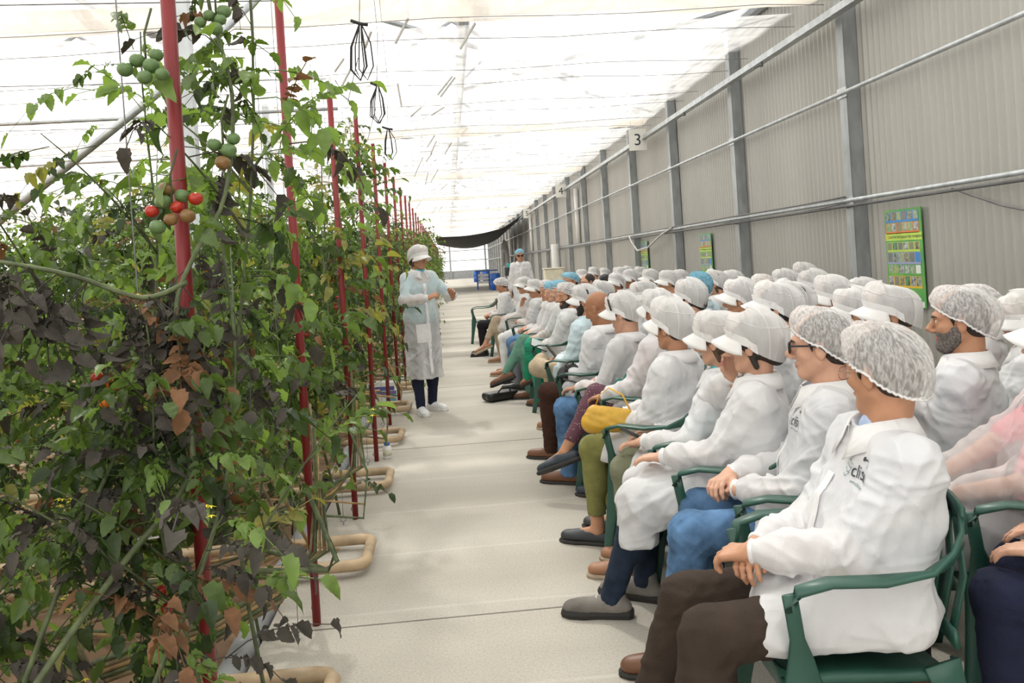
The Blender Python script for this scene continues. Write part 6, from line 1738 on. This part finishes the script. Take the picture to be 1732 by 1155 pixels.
# satchel on the floor
sb = empty('satchel', (0.50, 9.0, 0.0), 0.5); tag(sb, 'black satchel lying on the path in front of the far front-row seats', 'bag')
V, Q = mesh_sdf([('u', cone((-0.14, 0, 0.06), (0.14, 0, 0.06), 0.055, 0.055), 0), ('u', cone((-0.14, 0.1, 0.06), (0.14, 0.1, 0.06), 0.055, 0.055), 0.06), ('i', plane((0, 0, 0.003), (0, 0, -1)), 0.01), ('i', plane((0, 0, 0.10), (0, 0, 1)), 0.01)], (-0.22, -0.1, -0.02), (0.22, 0.2, 0.14), 0.009)
link_mesh('body_case', V, Q, SHOES['black'][0], sb); m = MB(); m.tube([(-0.08, -0.04, 0.10), (-0.05, -0.07, 0.15), (0.05, -0.07, 0.15), (0.08, -0.04, 0.10)], 0.008, 6); m.build('handle', SHOES['black'][0], sb, smooth=True)
# eye glasses strap on A7 cap
p7 = P['A7']; m = MB(); m.strip([tuple(q) for q in to_world_pts([(0.102*math.cos(a)*0.98, 0.035 + 0.015*math.sin(a), 0.045 + 0.108*math.sin(a)) for a in np.linspace(-0.1, PI + 0.1, 20)], p7['hc'], p7['R'])], Vector((0, 1, 0)), 0.012, 0.004)
m.build('head_strap', M_twine, p7['root'], smooth='auto')
# pink lanyard
p17 = P['A17']; m = MB(); m.strip([(0.05, p17['ya'] + 0.08, p17['shz'] + 0.05), (0.05, p17['ya'] + 0.17, p17['shz'] - 0.1), (0.0, p17['ya'] + 0.2, p17['shz'] - 0.28)], Vector((1, 0, 0)), 0.018, 0.003); m.build('lanyard', pmat('lanyard_pink', (0.7, 0.05, 0.15), 0.6), p17['root'], smooth='auto')
# speaker's pocket
ps = P['SP']; V, Q = COATS['SP']; bv = BVHTree.FromPolygons([tuple(map(float, v)) for v in V], [tuple(int(i) for i in f) for f in Q])
def patch(cx, cz, w, h_, name, mt, par, dy=0.006):
    n1 = 7; VV = []
    for j in range(n1):
        for i in range(n1):
            x = cx + w*(i/(n1-1) - 0.5); z = cz + h_*(j/(n1-1) - 0.5); hh = bv.ray_cast(Vector((x, 0.8, z)), Vector((0, -1, 0)))
            VV.append((x, (hh[0].y if hh[0] else 0.18) + dy, z))
    link_mesh(name, VV, np.array([(j*n1+i, j*n1+i+1, (j+1)*n1+i+1, (j+1)*n1+i) for j in range(n1-1) for i in range(n1-1)]), mt, par)
coat = [c for c in ps['root'].children if c.name.startswith('lab_coat')][0]
patch(0.06, 0.83, 0.15, 0.19, 'pocket', M_band_w, coat)

# boxes and bottles at the plant edge
bx = empty('carton', (-0.80, 9.30, 0), 0.06); tag(bx, 'white and blue printed carton on the floor behind the speaker', 'box')
m = MB(); m.box(-0.14, -0.1, 0, 0.14, 0.1, 0.17); m.build('box_body', M_white_p, bx, bevel=0.003)
m = MB(); m.box(0.02, -0.1015, 0.01, 0.138, -0.1, 0.13); m.build('blue_panel', pmat('carton_blue', (0.05, 0.35, 0.55), 0.5, col2=(0.4, 0.65, 0.75), vscale=9), bx)
m = MB(); m.box(-0.138, -0.1015, 0.125, 0.138, -0.1, 0.168); m.build('violet_band', pmat('carton_violet', (0.20, 0.18, 0.42), 0.5), bx)
b2 = empty('carton', (-0.82, 9.32, 0.17), -0.05); tag(b2, 'flat white carton with dark blue band, stacked on the floor carton', 'box')
m = MB(); m.box(-0.15, -0.1, 0, 0.15, 0.1, 0.09); m.build('box_body', M_white_p, b2, bevel=0.003); m = MB(); m.box(-0.148, -0.1015, 0.0, 0.148, -0.1, 0.045); m.build('blue_band', pmat('carton_navy', (0.08, 0.1, 0.3), 0.5), b2)
bt = empty('bottle', (-0.575, 6.66, 0)); tag(bt, 'white plastic bottle with blue cap standing by the fourth red pole', 'bottle')
m = MB(); m.lathe([(0.03, 0), (0.034, 0.006), (0.034, 0.088), (0.028, 0.1), (0.02, 0.105)], 20); m.build('container', M_white_p, bt, smooth=True)
m = MB(); m.lathe([(0.023, 0.105), (0.023, 0.128), (0.02, 0.131)], 20); m.build('cap', pmat('cap_blue', (0.05, 0.15, 0.5), 0.4), bt, smooth=True)
m = MB(); m.lathe([(0.0346, 0.025), (0.0346, 0.075)], 20); m.build('paper_label', pmat('label_cream', (0.7, 0.68, 0.55), 0.7), bt, smooth=True)
wb = empty('water_bottle', (-0.80, 6.30, 0)); tag(wb, 'clear plastic water bottle with light blue cap among the stems', 'bottle')
m = MB(); m.lathe([(0.03, 0), (0.038, 0.01), (0.038, 0.08), (0.035, 0.09), (0.038, 0.1), (0.038, 0.17), (0.03, 0.2), (0.014, 0.225), (0.014, 0.235)], 20)
def pet():
    m_, nt, p, out = nodes_of('clear_plastic'); N = nt.nodes; L = nt.links; N.remove(p)
    g = N.new('ShaderNodeBsdfGlossy'); g.inputs['Roughness'].default_value = 0.08; t = N.new('ShaderNodeBsdfTransparent'); t.inputs[0].default_value = (0.8, 0.92, 0.97, 1); mx = N.new('ShaderNodeMixShader'); mx.inputs[0].default_value = 0.25
    L.new(t.outputs[0], mx.inputs[1]); L.new(g.outputs[0], mx.inputs[2]); L.new(mx.outputs[0], out.inputs['Surface']); return m_
m.build('container', pet(), wb, smooth=True); m = MB(); m.lathe([(0.016, 0.232), (0.016, 0.25)], 16); m.build('cap', pmat('cap_sky', (0.1, 0.5, 0.8), 0.4), wb, smooth=True)

# clutter at the far end of the path
M_bluep = pmat('barrel_blue', (0.02, 0.11, 0.45), 0.45, var=0.08)
def barrel(x, y, label, s_=1.0):
    o = empty('barrel', (x, y, 0)); tag(o, label, 'barrel')
    m = MB(); m.lathe([(0.26*s_, 0), (0.29*s_, 0.03), (0.29*s_, 0.28), (0.305*s_, 0.3), (0.29*s_, 0.32), (0.29*s_, 0.6), (0.305*s_, 0.62), (0.29*s_, 0.64), (0.29*s_, 0.86), (0.26*s_, 0.92)], 22); m.build('drum', M_bluep, o, smooth=True)
    m = MB(); m.lathe([(0.265*s_, 0.9), (0.265*s_, 0.935), (0.2*s_, 0.935)], 22); m.build('lid', M_bluep, o, smooth=True)
barrel(2.55, 46.0, 'large blue barrel standing nearest on the far path')
barrel(2.35, 70.0, 'small distant blue barrel, left of the far pair', 0.95); barrel(3.1, 70.0, 'small distant blue barrel, right of the far pair', 0.95)
M_dark = pmat('dark_stuff', (0.03, 0.03, 0.035), 0.6)
rk = empty('rack', (2.0, 48.5, 0)); tag(rk, 'blue shelf rack with white stacked trays beside the large barrel', 'rack')
for (x, y) in ((-0.35, -0.3), (0.35, -0.3), (-0.35, 0.3), (0.35, 0.3)):
    m = MB(); m.box(x - 0.03, y - 0.03, 0, x + 0.03, y + 0.03, 1.05); m.build('leg', M_bluep, rk)
m = MB(); m.box(-0.45, -0.35, 1.05, 0.85, 0.35, 1.12); m.build('top', M_bluep, rk)
for z in (0.35, 0.55, 0.75):
    m = MB(); m.box(-0.3, -0.28, z, 0.3, 0.28, z + 0.15); m.build('tray', M_white_p, rk, bevel=0.01)
ct = empty('trolley', (2.45, 31.5, 0)); tag(ct, 'dark trolley with crates standing left of the far standing man', 'trolley')
m = MB(); m.box(-0.3, -0.3, 0.12, 0.3, 0.3, 0.75); m.build('crate', M_dark, ct, bevel=0.01); m = MB(); m.box(-0.3, -0.3, 0.75, 0.3, 0.3, 0.79); m.build('yellow_rim', M_py, ct)
m = MB(); m.box(-0.32, -0.3, 0.98, 0.28, 0.3, 1.3); m.build('upper_crate', M_dark, ct, bevel=0.01); m = MB(); m.box(-0.22, -0.2, 1.3, 0.14, 0.2, 1.46); m.build('teal_bin', pmat('bin_teal', (0.05, 0.4, 0.4), 0.5), ct, bevel=0.01)
for x in (-0.28, 0.28):
    m = MB(); m.tube([(x, 0.28, 0), (x, 0.28, 1.0)], 0.02, 6); m.build('upright', M_steel, ct)
rl = empty('sheet_roll', (4.05, 31.0, 0)); tag(rl, 'tall white roll standing upright against the wall behind the rows', 'roll')
m = MB(); m.lathe([(0.15, 0.9), (0.155, 0.92), (0.155, 2.05), (0.15, 2.07)], 20); m.build('roll', M_white_p, rl, smooth=True); m = MB(); m.box(-0.3, -0.3, 0.0, 0.3, 0.3, 0.9); m.build('stand', M_steel_l, rl, bevel=0.01)
bn = empty('storage_bin', (3.3, 26.0, 0)); tag(bn, 'cream plastic bin on a stand left of the tall white roll', 'bin')
m = MB(); m.box(-0.3, -0.25, 0.75, 0.3, 0.25, 1.2); m.build('tub', pmat('bin_cream', (0.7, 0.66, 0.52), 0.6), bn, bevel=0.02); m = MB(); m.box(-0.33, -0.28, 1.2, 0.33, 0.28, 1.24); m.build('rim', pmat('bin_cream', (0.7, 0.66, 0.52), 0.6), bn, bevel=0.01); m = MB(); m.box(-0.25, -0.2, 0, 0.25, 0.2, 0.75); m.build('stand', M_steel, bn)
for (y, lab) in ((27.2, 'white vertical duct pipe on the wall beside board 4'), (42.5, 'white vertical duct pipe on the wall beyond board 5'), (56.0, 'furthest white vertical duct pipe on the wall')):
    m = MB(); m.tube([(4.36, y, 1.97), (4.36, y, 3.80)], 0.075, 12); tag(m.build('duct_pipe', M_white_p, smooth=True), lab, 'pipe')
# overalls hanging at the far end
ov = empty('overall', (3.6, 52.0, 0)); tag(ov, 'white overall hanging on the wall at the far end of the path', 'overall')
V, Q = mesh_sdf([('u', cone((0, 0, 2.8), (0, 0, 2.3), 0.12, 0.24), 0), ('u', cone((-0.1, 0, 2.3), (-0.16, 0, 1.4), 0.16, 0.12), 0.05), ('u', cone((0.1, 0, 2.3), (0.16, 0, 1.4), 0.16, 0.12), 0.05)], (-0.5, -0.35, 1.1), (0.5, 0.35, 3.1), 0.03)
link_mesh('garment', V, Q, M_white_p, ov); m = MB(); m.tube([(0, 0, 2.9), (0, 0, 3.85), (0.5, 0, 3.86)], 0.01, 5); m.build('hanger', M_steel, ov)
